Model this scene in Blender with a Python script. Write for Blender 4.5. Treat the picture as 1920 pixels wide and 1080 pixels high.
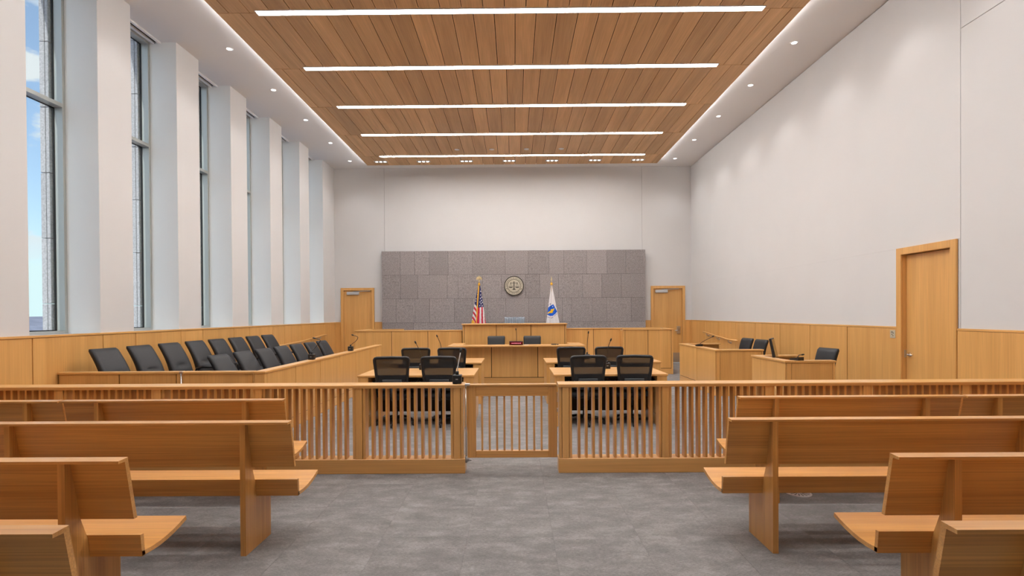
import bpy, bmesh, math, random
from mathutils import Vector, Matrix
R = math.radians
random.seed(7)
S = bpy.context.scene
COL = S.collection
for o in list(bpy.data.objects):
    bpy.data.objects.remove(o)

# ------------------------------------------------------------------ camera
cd = bpy.data.cameras.new('camera'); cam = bpy.data.objects.new('camera', cd); COL.objects.link(cam)
S.camera = cam
cd.sensor_width = 36.0; cd.lens = 19.2; cd.shift_y = 56.83 / 1920; cd.clip_start = .05; cd.clip_end = 6000
def camera_axes(yaw, pitch, roll):
    cy, sy, cp, sp, cr, sr = math.cos(yaw), math.sin(yaw), math.cos(pitch), math.sin(pitch), math.cos(roll), math.sin(roll)
    f = Vector((-sy * cp, cy * cp, sp)); r0 = Vector((cy, sy, 0)); u0 = r0.cross(f)
    return cr * r0 + sr * u0, -sr * r0 + cr * u0, f
rx, ux, fx = camera_axes(.00493, -.00750, -.00664)
M = Matrix((( rx.x, ux.x, -fx.x, 0), (rx.y, ux.y, -fx.y, 0), (rx.z, ux.z, -fx.z, 1.59), (0, 0, 0, 1)))
cam.matrix_world = M

# ------------------------------------------------------------------ exposure, sky
S.view_settings.view_transform = 'Standard'
S.view_settings.look = 'None'
S.view_settings.exposure = 0.0
S.view_settings.gamma = 1.0
S.view_settings.use_curve_mapping = False
STRIP, SPOT, TRIPLE, COVE, SKY = 44.0, 34.0, 14.0, 125.0, .25
LAMP = (1.0, .978, .962)

W = bpy.data.worlds.new('sky'); S.world = W; W.use_nodes = True
nt = W.node_tree; nt.nodes.clear()
def N(t, k, **kw):
    n = t.nodes.new(k)
    for a, b in kw.items():
        if a.startswith('i_'): n.inputs[a[2:].replace('_', ' ')].default_value = b
        else: setattr(n, a, b)
    return n
def ramp(t, pts, inp=None):
    n = t.nodes.new('ShaderNodeValToRGB'); e = n.color_ramp.elements
    while len(e) < len(pts): e.new(.5)
    for q, (p, c) in zip(e, pts):
        q.position = p; q.color = (*c, 1) if len(c) == 3 else c
    if inp is not None: t.links.new(inp, n.inputs[0])
    return n
tc = N(nt, 'ShaderNodeTexCoord')
sep = N(nt, 'ShaderNodeSeparateXYZ'); nt.links.new(tc.outputs['Generated'], sep.inputs[0])
sky = N(nt, 'ShaderNodeTexSky'); sky.sky_type = 'NISHITA'; sky.sun_disc = False
sky.sun_elevation = R(44); sky.sun_rotation = R(191); sky.dust_density = 1.2; sky.air_density = 1.0; sky.ozone_density = 1.5
zm = N(nt, 'ShaderNodeMath', operation='MAXIMUM'); zm.inputs[1].default_value = .07; nt.links.new(sep.outputs[2], zm.inputs[0])
cb = N(nt, 'ShaderNodeCombineXYZ'); nt.links.new(sep.outputs[0], cb.inputs[0]); nt.links.new(sep.outputs[1], cb.inputs[1]); nt.links.new(zm.outputs[0], cb.inputs[2])
nt.links.new(cb.outputs[0], sky.inputs[0])            # the haze band at the horizon keeps the colour of the low sky
grad = N(nt, 'ShaderNodeVectorMath', operation='SCALE'); nt.links.new(sky.outputs[0], grad.inputs[0]); grad.inputs['Scale'].default_value = SKY
mp = N(nt, 'ShaderNodeMapping'); mp.inputs['Scale'].default_value = (9.0, 9.0, 20.0); mp.inputs['Location'].default_value = (1.3, .4, .30)
nt.links.new(tc.outputs['Generated'], mp.inputs[0])
cn = N(nt, 'ShaderNodeTexNoise'); cn.inputs['Scale'].default_value = 1.0; cn.inputs['Detail'].default_value = 7; cn.inputs['Roughness'].default_value = .52
nt.links.new(mp.outputs[0], cn.inputs[0])
cm = ramp(nt, [(.50, (0, 0, 0)), (.57, (1, 1, 1))], cn.outputs[0])
cz = ramp(nt, [(.06, (0, 0, 0)), (.12, (1, 1, 1)), (.34, (1, 1, 1)), (.42, (.3, .3, .3))], sep.outputs[2])
mul = N(nt, 'ShaderNodeMath', operation='MULTIPLY'); nt.links.new(cm.outputs[0], mul.inputs[0]); nt.links.new(cz.outputs[0], mul.inputs[1])
mx = N(nt, 'ShaderNodeMix', data_type='RGBA'); nt.links.new(mul.outputs[0], mx.inputs[0]); hz = N(nt, 'ShaderNodeMix', data_type='RGBA'); hz.inputs[0].default_value = .22; nt.links.new(grad.outputs[0], hz.inputs[6]); hz.inputs[7].default_value = (.52, .55, .56, 1)
nt.links.new(hz.outputs[2], mx.inputs[6]); mx.inputs[7].default_value = (1.0, .99, .99, 1)
bg = N(nt, 'ShaderNodeBackground'); bg.inputs[1].default_value = 1.0; nt.links.new(mx.outputs[2], bg.inputs[0])
wo = N(nt, 'ShaderNodeOutputWorld'); nt.links.new(bg.outputs[0], wo.inputs[0])

sl_ = bpy.data.lights.new('sun', 'SUN'); sl_.energy = 3.0; sl_.angle = R(.6); sl_.color = (1, .96, .90)
so_ = bpy.data.objects.new('sun', sl_); COL.objects.link(so_)          # sun behind the camera, almost along the window wall
so_.rotation_euler = Vector((math.sin(R(11)) * math.cos(R(44)), math.cos(R(11)) * math.cos(R(44)), -math.sin(R(44)))).to_track_quat('-Z', 'Y').to_euler()

# ------------------------------------------------------------------ materials
def new_mat(name):
    m = bpy.data.materials.new(name); m.use_nodes = True
    return m, m.node_tree, m.node_tree.nodes['Principled BSDF']
def plain(name, col, rough=.5, metal=0.0, spec=.5, var=0.0, vscale=30.0):
    m, t, b = new_mat(name)
    b.inputs['Base Color'].default_value = (*col, 1); b.inputs['Roughness'].default_value = rough
    b.inputs['Metallic'].default_value = metal; b.inputs['Specular IOR Level'].default_value = spec
    if var:
        c = N(t, 'ShaderNodeTexCoord'); n = N(t, 'ShaderNodeTexNoise'); n.inputs['Scale'].default_value = vscale; n.inputs['Detail'].default_value = 5
        t.links.new(c.outputs['Object'], n.inputs[0])
        r = ramp(t, [(.3, tuple(x * (1 - var) for x in col)), (.7, tuple(min(1, x * (1 + var)) for x in col))], n.outputs[0])
        t.links.new(r.outputs[0], b.inputs['Base Color'])
    return m
def emit(name, col, s):
    m, t, b = new_mat(name)
    b.inputs['Base Color'].default_value = (*col, 1)
    b.inputs['Emission Color'].default_value = (*col, 1); b.inputs['Emission Strength'].default_value = s
    return m
def wood(name, axis, a, b_, rough=.36, tone=.10, across=7.0, along=.30, fine=.10, spec=.45, coat=.45):
    """oak: streaks run along `axis`; every object gets its own cut of the grain"""
    m, t, b = new_mat(name)
    c = N(t, 'ShaderNodeTexCoord'); oi = N(t, 'ShaderNodeObjectInfo')
    sh = N(t, 'ShaderNodeVectorMath', operation='SCALE'); sh.inputs[0].default_value = (37, 53, 71); t.links.new(oi.outputs['Random'], sh.inputs['Scale'])
    ad = N(t, 'ShaderNodeVectorMath', operation='ADD'); t.links.new(c.outputs['Object'], ad.inputs[0]); t.links.new(sh.outputs[0], ad.inputs[1])
    def noise(ac, al, detail, dist):
        mpn = N(t, 'ShaderNodeMapping'); sc = [ac] * 3; sc['xyz'.index(axis)] = al
        mpn.inputs['Scale'].default_value = sc; t.links.new(ad.outputs[0], mpn.inputs[0])
        n = N(t, 'ShaderNodeTexNoise'); n.inputs['Scale'].default_value = 1.0; n.inputs['Detail'].default_value = detail
        n.inputs['Distortion'].default_value = dist; t.links.new(mpn.outputs[0], n.inputs[0]); return n
    n1 = noise(across, along, 4, .6); n2 = noise(across * 14, along * 5, 3, .2)
    mid = tuple((x + y) / 2 for x, y in zip(a, b_))
    r1 = ramp(t, [(.30, b_), (.5, mid), (.72, a)], n1.outputs[0])
    r2 = ramp(t, [(.35, (1 - fine,) * 3), (.65, (1 + fine * .3,) * 3)], n2.outputs[0])
    m1 = N(t, 'ShaderNodeMix', data_type='RGBA', blend_type='MULTIPLY'); m1.inputs[0].default_value = 1
    t.links.new(r1.outputs[0], m1.inputs[6]); t.links.new(r2.outputs[0], m1.inputs[7])
    mr = N(t, 'ShaderNodeMapRange'); mr.inputs['To Min'].default_value = 1 - tone; mr.inputs['To Max'].default_value = 1 + tone
    t.links.new(oi.outputs['Random'], mr.inputs[0])
    m2 = N(t, 'ShaderNodeVectorMath', operation='SCALE'); t.links.new(m1.outputs[2], m2.inputs[0]); t.links.new(mr.outputs[0], m2.inputs['Scale'])
    t.links.new(m2.outputs[0], b.inputs['Base Color'])
    b.inputs['Roughness'].default_value = rough; b.inputs['Specular IOR Level'].default_value = spec
    b.inputs['Coat Weight'].default_value = coat; b.inputs['Coat Roughness'].default_value = .24
    return m
OA, OB = (.80, .440, .142), (.69, .355, .104)
OAK = {k: wood('oak_' + k, k, OA, OB, tone=.05) for k in 'xyz'}
PA, PB = (.80, .41, .118), (.57, .255, .062)
PEW = {k: wood('pew_oak_' + k, k, PA, PB, rough=.33, tone=.06, across=10, fine=.16) for k in 'xyz'}
# ceiling planks: more spread between neighbours
PLANK = wood('plank_oak', 'y', (.735, .465, .235), (.575, .345, .170), rough=.5, tone=.15, across=6, fine=.12, spec=.25, coat=0)
PLANK_HIGHLIGHT = wood('plank_edge_highlight', 'y', (.80, .53, .28), (.70, .44, .22), rough=.5, tone=.05, spec=.25, coat=0)  # lighter tone carries the highlight along the plank bevels
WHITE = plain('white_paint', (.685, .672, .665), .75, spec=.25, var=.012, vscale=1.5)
DAYLIT_WHITE = plain('daylit_white', (.88, .89, .86), .45, spec=.5)  # daylight on the window jambs, put into a brighter paint colour
CEIL = plain('ceiling_paint', (.86, .855, .86), .8, spec=.2)
DARK = plain('dark_gap', (.018, .012, .008), .9, spec=.1)
VOID = plain('black_void', (.01, .01, .01), 1, spec=0)
FRAME = plain('window_frame', (.47, .49, .47), .4, .35)
BLACK = plain('black_plastic', (.012, .012, .013), .42)
FABRIC = plain('black_fabric', (.022, .022, .024), .75, spec=.3, var=.2, vscale=160)
LEATHER = plain('black_leather', (.015, .015, .0165), .5, spec=.4, var=.12, vscale=40)
GREYFAB = plain('grey_fabric', (.20, .23, .27), .7, var=.12, vscale=50)
STEEL = plain('brushed_steel', (.62, .60, .57), .3, 1.0)
CHROME = plain('chrome', (.8, .8, .8), .12, 1.0)
BRONZE = plain('seal_bronze', (.56, .51, .40), .5, .1, var=.08)
SEALDK = plain('seal_dark', (.03, .024, .015), .6)
GOLD = plain('gold_fringe', (.85, .46, .04), .55)
BRASS = plain('brass', (.80, .66, .38), .28, .8)
PLATE = plain('switch_plate', (.55, .47, .34), .5)
SILVER = plain('closer_silver', (.62, .62, .62), .4, .4)
DARKPANEL = plain('shadow_dark_panel', (.035, .022, .014), .6)  # shadow under the tables, put into the modesty panel colour
SCREEN = plain('screen_black', (.01, .01, .012), .12)
GREY = plain('grey_plastic', (.32, .32, .32), .5)
LUMBAR = plain('lumbar_grey', (.075, .085, .095), .6)
RED = emit('led_red', (1.0, .22, .34), 1.6)
REDBOX = plain('led_window', (.10, .002, .006), .25)
def glass_mat():
    m, t, b = new_mat('window_glass'); t.nodes.remove(b)
    tr = N(t, 'ShaderNodeBsdfTransparent'); tr.inputs[0].default_value = (.90, .95, .96, 1)
    gl = N(t, 'ShaderNodeBsdfGlossy'); gl.inputs['Roughness'].default_value = .02
    ms = N(t, 'ShaderNodeMixShader'); ms.inputs[0].default_value = .035; t.links.new(tr.outputs[0], ms.inputs[1]); t.links.new(gl.outputs[0], ms.inputs[2])
    t.links.new(ms.outputs[0], t.nodes['Material Output'].inputs[0]); return m
GLASS = glass_mat()
def mesh_mat():
    m, t, b = new_mat('chair_mesh')
    b.inputs['Base Color'].default_value = (.012, .012, .013, 1); b.inputs['Roughness'].default_value = .6
    tr = N(t, 'ShaderNodeBsdfTransparent'); ms = N(t, 'ShaderNodeMixShader'); ms.inputs[0].default_value = .91
    t.links.new(tr.outputs[0], ms.inputs[1]); t.links.new(b.outputs[0], ms.inputs[2]); t.links.new(ms.outputs[0], t.nodes['Material Output'].inputs[0]); return m
NET = mesh_mat()
def stone_mat(name, c, tone, speck):
    m, t, b = new_mat(name)
    co = N(t, 'ShaderNodeTexCoord'); oi = N(t, 'ShaderNodeObjectInfo')
    n = N(t, 'ShaderNodeTexNoise'); n.inputs['Scale'].default_value = 38; n.inputs['Detail'].default_value = 6; n.inputs['Roughness'].default_value = .75; t.links.new(co.outputs['Object'], n.inputs[0])
    r = ramp(t, [(.3, tuple(x * (1 - speck) for x in c)), (.5, c), (.7, tuple(x * (1 + speck) for x in c))], n.outputs[0])
    mr = N(t, 'ShaderNodeMapRange'); mr.inputs['To Min'].default_value = 1 - tone; mr.inputs['To Max'].default_value = 1 + tone; t.links.new(oi.outputs['Random'], mr.inputs[0])
    v = N(t, 'ShaderNodeVectorMath', operation='SCALE'); t.links.new(r.outputs[0], v.inputs[0]); t.links.new(mr.outputs[0], v.inputs['Scale'])
    t.links.new(v.outputs[0], b.inputs['Base Color']); b.inputs['Roughness'].default_value = .6; b.inputs['Specular IOR Level'].default_value = .3
    bp = N(t, 'ShaderNodeBump'); bp.inputs['Strength'].default_value = .25; bp.inputs['Distance'].default_value = .004; t.links.new(n.outputs[0], bp.inputs['Height']); t.links.new(bp.outputs[0], b.inputs['Normal'])
    return m
STONE = stone_mat('grey_granite', (.305, .272, .268), .10, .5)
OUTSTONE = stone_mat('facade_granite', (.52, .49, .50), .06, .35)
def carpet_mat():
    m, t, b = new_mat('carpet')
    co = N(t, 'ShaderNodeTexCoord'); oi = N(t, 'ShaderNodeObjectInfo'); ge = N(t, 'ShaderNodeNewGeometry')
    def noise(sc, detail, rough, src=ge.outputs['Position'], dist=0):
        mpn = N(t, 'ShaderNodeMapping'); mpn.inputs['Scale'].default_value = sc; t.links.new(src, mpn.inputs[0])
        n = N(t, 'ShaderNodeTexNoise'); n.inputs['Scale'].default_value = 1; n.inputs['Detail'].default_value = detail; n.inputs['Roughness'].default_value = rough; n.inputs['Distortion'].default_value = dist
        t.links.new(mpn.outputs[0], n.inputs[0]); return n
    sh = N(t, 'ShaderNodeVectorMath', operation='SCALE'); sh.inputs[0].default_value = (.35, .35, 0); t.links.new(oi.outputs['Random'], sh.inputs['Scale'])
    ad = N(t, 'ShaderNodeVectorMath', operation='ADD'); t.links.new(ge.outputs['Position'], ad.inputs[0]); t.links.new(sh.outputs[0], ad.inputs[1])
    n1 = noise((3.4, 6.5, 1), 9, .74, ad.outputs[0], .1)      # worn blotches, cut at each tile
    n2 = noise((45, 210, 1), 4, .75)                           # weave running across the room
    n3 = noise((170, 170, 1), 2, .8)
    r1 = ramp(t, [(.30, (.165, .155, .150)), (.5, (.228, .214, .207)), (.72, (.325, .309, .300))], n1.outputs[0])
    r2 = ramp(t, [(.3, (.62,) * 3), (.7, (1.36,) * 3)], n2.outputs[0]); r3 = ramp(t, [(.3, (.85,) * 3), (.7, (1.15,) * 3)], n3.outputs[0])
    a = N(t, 'ShaderNodeMix', data_type='RGBA', blend_type='MULTIPLY'); a.inputs[0].default_value = 1; t.links.new(r1.outputs[0], a.inputs[6]); t.links.new(r2.outputs[0], a.inputs[7])
    c = N(t, 'ShaderNodeMix', data_type='RGBA', blend_type='MULTIPLY'); c.inputs[0].default_value = 1; t.links.new(a.outputs[2], c.inputs[6]); t.links.new(r3.outputs[0], c.inputs[7])
    mr = N(t, 'ShaderNodeMapRange'); mr.inputs['To Min'].default_value = .97; mr.inputs['To Max'].default_value = 1.03; t.links.new(oi.outputs['Random'], mr.inputs[0])
    v = N(t, 'ShaderNodeVectorMath', operation='SCALE'); t.links.new(c.outputs[2], v.inputs[0]); t.links.new(mr.outputs[0], v.inputs['Scale'])
    t.links.new(v.outputs[0], b.inputs['Base Color']); b.inputs['Roughness'].default_value = .95; b.inputs['Specular IOR Level'].default_value = .1
    bp = N(t, 'ShaderNodeBump'); bp.inputs['Strength'].default_value = .35; bp.inputs['Distance'].default_value = .003; t.links.new(n2.outputs[0], bp.inputs['Height']); t.links.new(bp.outputs[0], b.inputs['Normal'])
    return m
CARPET = carpet_mat()
HILL = plain('wooded_hill', (.30, .30, .36), 1, spec=0, var=.25, vscale=.05)

# ------------------------------------------------------------------ mesh helpers
class MB:
    def __init__(s): s.v = []; s.f = []; s.smooth = []; s.mi = []; s.cur = 0
    def add(s, v, f, smooth=False):
        o = len(s.v); s.v += [tuple(p) for p in v]
        for q in f: s.f.append(tuple(i + o for i in q)); s.smooth.append(smooth); s.mi.append(s.cur)
        return s
    def box(s, x0, x1, y0, y1, z0, z1, c=0.0):
        lo = (min(x0, x1), min(y0, y1), min(z0, z1)); hi = (max(x0, x1), max(y0, y1), max(z0, z1))
        c = min(c, *(.45 * (h - l) for l, h in zip(lo, hi)))
        if c <= 0:
            v = [((lo, hi)[i][0], (lo, hi)[j][1], (lo, hi)[k][2]) for i in (0, 1) for j in (0, 1) for k in (0, 1)]
            return s.add(v, [(0, 1, 3, 2), (4, 6, 7, 5), (0, 4, 5, 1), (2, 3, 7, 6), (0, 2, 6, 4), (1, 5, 7, 3)])
        v = []; ix = {}
        for i in (0, 1):
            for j in (0, 1):
                for k in (0, 1):
                    sg = (i, j, k)
                    for a in range(3):
                        ix[sg, a] = len(v)
                        v.append(tuple(((lo, hi)[sg[q]][q] + (0 if q == a else (c, -c)[sg[q]])) for q in range(3)))
        f = []
        for a in range(3):
            b, d = (a + 1) % 3, (a + 2) % 3
            for sgn in (0, 1):
                q = []
                for (p, r) in ((0, 0), (1, 0), (1, 1), (0, 1)):
                    k = [0, 0, 0]; k[a] = sgn; k[b] = p; k[d] = r; q.append(ix[tuple(k), a])
                f.append(q)
            for p in (0, 1):
                for r in (0, 1):
                    k0 = [0, 0, 0]; k0[b] = p; k0[d] = r; k1 = list(k0); k1[a] = 1; k0, k1 = tuple(k0), tuple(k1)
                    f.append([ix[k0, b], ix[k1, b], ix[k1, d], ix[k0, d]])
        for i in (0, 1):
            for j in (0, 1):
                for k in (0, 1): f.append([ix[(i, j, k), a] for a in range(3)])
        return s.add(v, f)
    def loft(s, rings, caps=True, smooth=True):
        n = len(rings[0]); v = [p for r in rings for p in r]; f = []
        for a in range(len(rings) - 1):
            for i in range(n): f.append((a * n + i, a * n + (i + 1) % n, (a + 1) * n + (i + 1) % n, (a + 1) * n + i))
        s.add(v, f, smooth)
        if caps:
            o = len(s.v) - len(v)
            s.f.append(tuple(o + i for i in range(n))[::-1]); s.f.append(tuple(o + (len(rings) - 1) * n + i for i in range(n))); s.smooth += [False, False]; s.mi += [s.cur] * 2
        return s
    def tube(s, pts, r, n=8, smooth=True):
        pts = [Vector(p) for p in pts]; rr = r if isinstance(r, (list, tuple)) else [r] * len(pts); rings = []
        up = None
        for i, p in enumerate(pts):
            d = (pts[min(i + 1, len(pts) - 1)] - pts[max(i - 1, 0)]).normalized()
            if up is None: up = Vector((0, 0, 1)) if abs(d.z) < .9 else Vector((1, 0, 0))
            a = d.cross(up).normalized(); b = a.cross(d).normalized(); up = b
            rings.append([p + rr[i] * (math.cos(t) * a + math.sin(t) * b) for t in [2 * math.pi * k / n for k in range(n)]])
        return s.loft(rings, True, smooth)
    def cyl(s, c, axis, r, h, n=20, r2=None):
        d = Vector({'x': (1, 0, 0), 'y': (0, 1, 0), 'z': (0, 0, 1)}[axis]); c = Vector(c)
        return s.tube([c, c + d * h], [r, r if r2 is None else r2], n)
    def lathe(s, prof, c=(0, 0, 0), n=20):
        c = Vector(c)
        return s.loft([[c + Vector((r * math.cos(2 * math.pi * k / n), r * math.sin(2 * math.pi * k / n), z)) for k in range(n)] for r, z in prof])
    def prism(s, poly, axis, a0, a1):
        """poly in the plane of the two other axes (x:(y,z) y:(x,z) z:(x,y))"""
        def P(u, w, a): return {'x': (a, u, w), 'y': (u, a, w), 'z': (u, w, a)}[axis]
        n = len(poly); v = [P(u, w, a0) for u, w in poly] + [P(u, w, a1) for u, w in poly]
        f = [(i, (i + 1) % n, n + (i + 1) % n, n + i) for i in range(n)] + [tuple(range(n))[::-1], tuple(range(n, 2 * n))]
        return s.add(v, f)
    def mesh(s, name, mats):
        me = bpy.data.meshes.new(name); me.from_pydata(s.v, [], s.f)
        bm = bmesh.new(); bm.from_mesh(me); bmesh.ops.recalc_face_normals(bm, faces=bm.faces); bm.to_mesh(me); bm.free()
        me.polygons.foreach_set('use_smooth', s.smooth); me.polygons.foreach_set('material_index', s.mi)
        for m in (mats if isinstance(mats, (list, tuple)) else [mats]): me.materials.append(m)
        return me
    def build(s, name, mats, parent=None, loc=(0, 0, 0)):
        return link(name, s.mesh(name, mats), parent, loc)
def link(name, data, parent=None, loc=(0, 0, 0), rz=0.0):
    o = bpy.data.objects.new(name, data); COL.objects.link(o); o.location = loc; o.rotation_euler = (0, 0, rz)
    if parent is not None: o.parent = parent
    return o
def bx(name, mat, parent, x0, x1, y0, y1, z0, z1, c=.004):
    return MB().box(x0, x1, y0, y1, z0, z1, c).build(name, mat, parent)
def tag(o, label, cat, group=None):
    o['label'] = label; o['category'] = cat
    if group: o['group'] = group
    return o
def thing(name, label, cat, loc=(0, 0, 0), rz=0.0, group=None):
    return tag(link(name, None, None, loc, rz), label, cat, group)
def struct(o):
    o['kind'] = 'structure'; return o
def dup(root, loc, rz, label, group=None):
    r = root.copy(); COL.objects.link(r); r.location = loc; r.rotation_euler = (0, 0, rz); r['label'] = label
    if group: r['group'] = group
    for ch in kids(root):
        c = ch.copy(); COL.objects.link(c); c.parent = r
        for g in kids(ch):
            d = g.copy(); COL.objects.link(d); d.parent = c
    return r
KIDS = {}
def kids(o): return [c for c in bpy.data.objects if c.parent is o]
def rrect(w, h, r, n=4):
    """rounded rectangle loop, (u, v) pairs"""
    r = min(r, w / 2 - 1e-4, h / 2 - 1e-4); out = []
    for cx, cy, a in ((w / 2 - r, h / 2 - r, 0), (-w / 2 + r, h / 2 - r, 90), (-w / 2 + r, -h / 2 + r, 180), (w / 2 - r, -h / 2 + r, 270)):
        for k in range(n + 1):
            t = R(a + 90 * k / n); out.append((cx + r * math.cos(t), cy + r * math.sin(t)))
    return out
ORD = ['first', 'second', 'third', 'fourth', 'fifth', 'sixth', 'seventh', 'eighth', 'ninth', 'tenth']

XL, XR, YB, ZC, YF = -5.797, 5.686, 17.60, 6.31, -3.4
# ================================================================== FLOOR
fl = struct(MB().box(-6.0, XR + .2, YF, YB + .1, -.2, -.012).build('floor', CARPET))
T = .61
tile_me = MB().box(-T / 2 + .0004, T / 2 - .0004, -T / 2 + .0004, T / 2 - .0004, -.0119, 0, .0006).mesh('carpet_tile', CARPET)
rest = MB(); ntile = 0
for j in range(35):
    for i in range(19):
        cx, cy = XL + .04 + T * (i + .5) - .08, YF + T * (j + .5) - .02
        if 2.2 < cy < 11.2 and ntile < 296 and abs(cx) < 5.7:
            link('carpet_tile', tile_me, fl, (cx, cy, 0)); ntile += 1
        elif cy < YB:
            rest.box(cx - T / 2 + .0004, cx + T / 2 - .0004, cy - T / 2 + .0004, cy + T / 2 - .0004, -.0119, 0)
o = rest.build('carpet_tile_field', CARPET, fl); o['kind'] = 'stuff'

# ================================================================== CEILING
ZW = ZC - .07                     # the wood ceiling hangs below the white soffit
KF = (ZW - 1.59) / (ZC - 1.59)
WX0, WX1, WY1 = -4.605 * KF, 4.505 * KF, 17.20 * KF
ce = MB()
ce.box(-6.055, XR + .05, YF, YB, ZC, ZC + .12)
ce.box(-6.6, -6.055, YF, YB, ZC + .16, ZC + .3)
ce.box(-6.40, -6.20, YF, YB, ZC, ZC + .16)
ceil = struct(ce.build('ceiling', CEIL))
bx('plank_backing', VOID, ceil, WX0 + .03, WX1 - .03, YF, WY1 - .03, ZW + .016, ZW + .030, 0)
PW = .3295 * KF
bays = [((8.505 + 1.93 * k) * KF, (8.505 + 1.93 * (k + 1)) * KF) for k in range(-7, 5)]
pm = {}
field = MB()
def plank(x0, x1, y0, y1, indiv):
    g = .005
    if not indiv:
        field.box(x0 + g, x1 - g, y0 + g, y1 - g, ZW - .012, ZW + .012, .004); return
    key = (round(x1 - x0, 3), round(y1 - y0, 3))
    if key not in pm:
        w, l = (x1 - x0) / 2 - g, (y1 - y0) / 2 - g
        m = MB().box(-w, w, -l, l, -.012, .012, .004); m.cur = 1          # bevel highlights painted as lighter strips down both long sides
        for q in (-1, 1): m.box(q * (w - .004), q * (w - .013), -l + .004, l - .004, -.0126, -.0115)
        pm[key] = m.mesh('plank', [PLANK, PLANK_HIGHLIGHT])
    link('plank', pm[key], ceil, ((x0 + x1) / 2, (y0 + y1) / 2, ZW))
LW = .075     # half width of a light slot
for k, (ya, yb) in zip(range(-7, 5), bays):
    if yb < YF: continue
    ya = max(ya, YF); yb2 = min(yb, WY1)
    off = KF * (-4.41 if k % 2 else -4.245)
    xs = [WX0] + [off + PW * i for i in range(40) if WX0 + .05 < off + PW * i < WX1 - .05] + [WX1]
    for xa, xb in zip(xs, xs[1:]):
        lit = ya > 1.5                                     # a lamp sits in the joint
        na = LW if lit else 0; nb = LW if (yb2 == yb and yb > 1.5) else 0
        for e in (-3.992 * KF, 3.90 * KF):
            if xa + .01 < e < xb - .01 and (na or nb):
                s = 1 if e < 0 else -1; far, near = (xa, xb) if s > 0 else (xb, xa)
                g = .005; f0, n0 = far + s * g, near - s * g
                poly = [(f0, ya + g), (e, ya + g), (e, ya + na), (n0, ya + na + g), (n0, yb2 - nb - g), (e, yb2 - nb), (e, yb2 - g), (f0, yb2 - g)]
                mm = MB().prism(poly, 'z', ZW - .012, ZW + .012)
                mm.build('plank', PLANK, ceil); break
        else:
            cut = xb > -3.99 * KF and xa < 3.90 * KF
            plank(xa, xb, ya + (na if cut else 0), yb2 - (nb if cut else 0), k >= -1)
o = field.build('plank_field', PLANK, ceil); o['kind'] = 'stuff'

# light cove above both long edges of the wood ceiling
LED = emit('cove_led', LAMP, COVE)
for q, lab in ((-1, 'left'), (1, 'right')):
    xe = WX0 + .05 if q < 0 else WX1 - .05
    t = thing('cove_light', 'thin light cove hidden above the %s edge of the wood ceiling' % lab, 'cove light', (xe, 0, ZW + .031))
    bx('channel', CEIL, t, -.012, .012, 1.5, WY1 - .05, 0, .006, 0)
    bx('led_strip', LED, t, -.008, .008, 1.5, WY1 - .05, .0062, .012, 0)
# linear lights
DIFF = emit('lamp_diffuser', LAMP, STRIP)
LX0, LX1 = -3.985 * KF, 3.893 * KF
light_me = None
names = {0: 'at the top edge of the picture', 1: 'second from the camera', 2: 'third from the camera', 3: 'fourth from the camera', 4: 'farthest, just before the triple spotlights'}
for k in range(-4, 5):
    y = (8.505 + 1.93 * k) * KF
    lab = ('long white linear light recessed in the wood ceiling, ' + names[k]) if k >= 0 else 'linear ceiling light above the pews, out of the picture, %s before the others' % ORD[-k - 1]
    t = thing('linear_light', lab, 'ceiling light', (0, y, ZW - .012), 0, 'linear lights in the wood ceiling')
    m = MB()
    for q in (-1, 1): m.box(LX0, LX1, q * .072, q * .060, -.006, .026)
    m.box(LX0, LX0 + .012, -.06, .06, -.006, .026).box(LX1 - .012, LX1, -.06, .06, -.006, .026)
    m.build('frame', CEIL, t)
    MB().box(LX0 + .014, LX1 - .014, -.058, .058, .006, .014).build('diffuser', DIFF, t)

SPOTLENS = emit('downlight_lens', (1, .97, .93), 9.0)
def lamp(parent, loc, watts, angle, blend, size=.04):
    l = bpy.data.lights.new('spot', 'SPOT'); l.energy = watts; l.spot_size = R(angle); l.spot_blend = blend; l.shadow_soft_size = size; l.color = LAMP
    o = bpy.data.objects.new('spot', l); COL.objects.link(o); o.parent = parent; o.location = loc
    return o
dl_trim = MB().lathe([(.047, 0), (.062, -.006), (.066, 0), (.066, .01), (.047, .01)], n=24).mesh('trim', CEIL)
dl_lens = MB().lathe([(.046, -.003), (.044, -.005), (.001, -.005), (.001, .004), (.046, .004)], n=20).mesh('lens', SPOTLENS)
for side, X, y0, dy in (('left', -5.01, 16.72, 1.765), ('right', 4.925, 16.72, 1.775)):
    for i in range(10):
        y = y0 - i * dy
        if y < 1: break
        w = 'nearest the back wall' if i == 0 else ('%s from the back wall' % ORD[i])
        lab = 'round recessed downlight in the %s white ceiling strip, %s' % (side, w)
        t = thing('downlight', lab, 'downlight', (X, y, ZC), 0, 'downlights in the %s ceiling strip' % side)
        link('trim', dl_trim, t); link('lens', dl_lens, t)
        lamp(t, (0, 0, -.03), SPOT, 105, .7)
TRI = emit('triple_lens', (1, .97, .93), 7.0)
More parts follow.
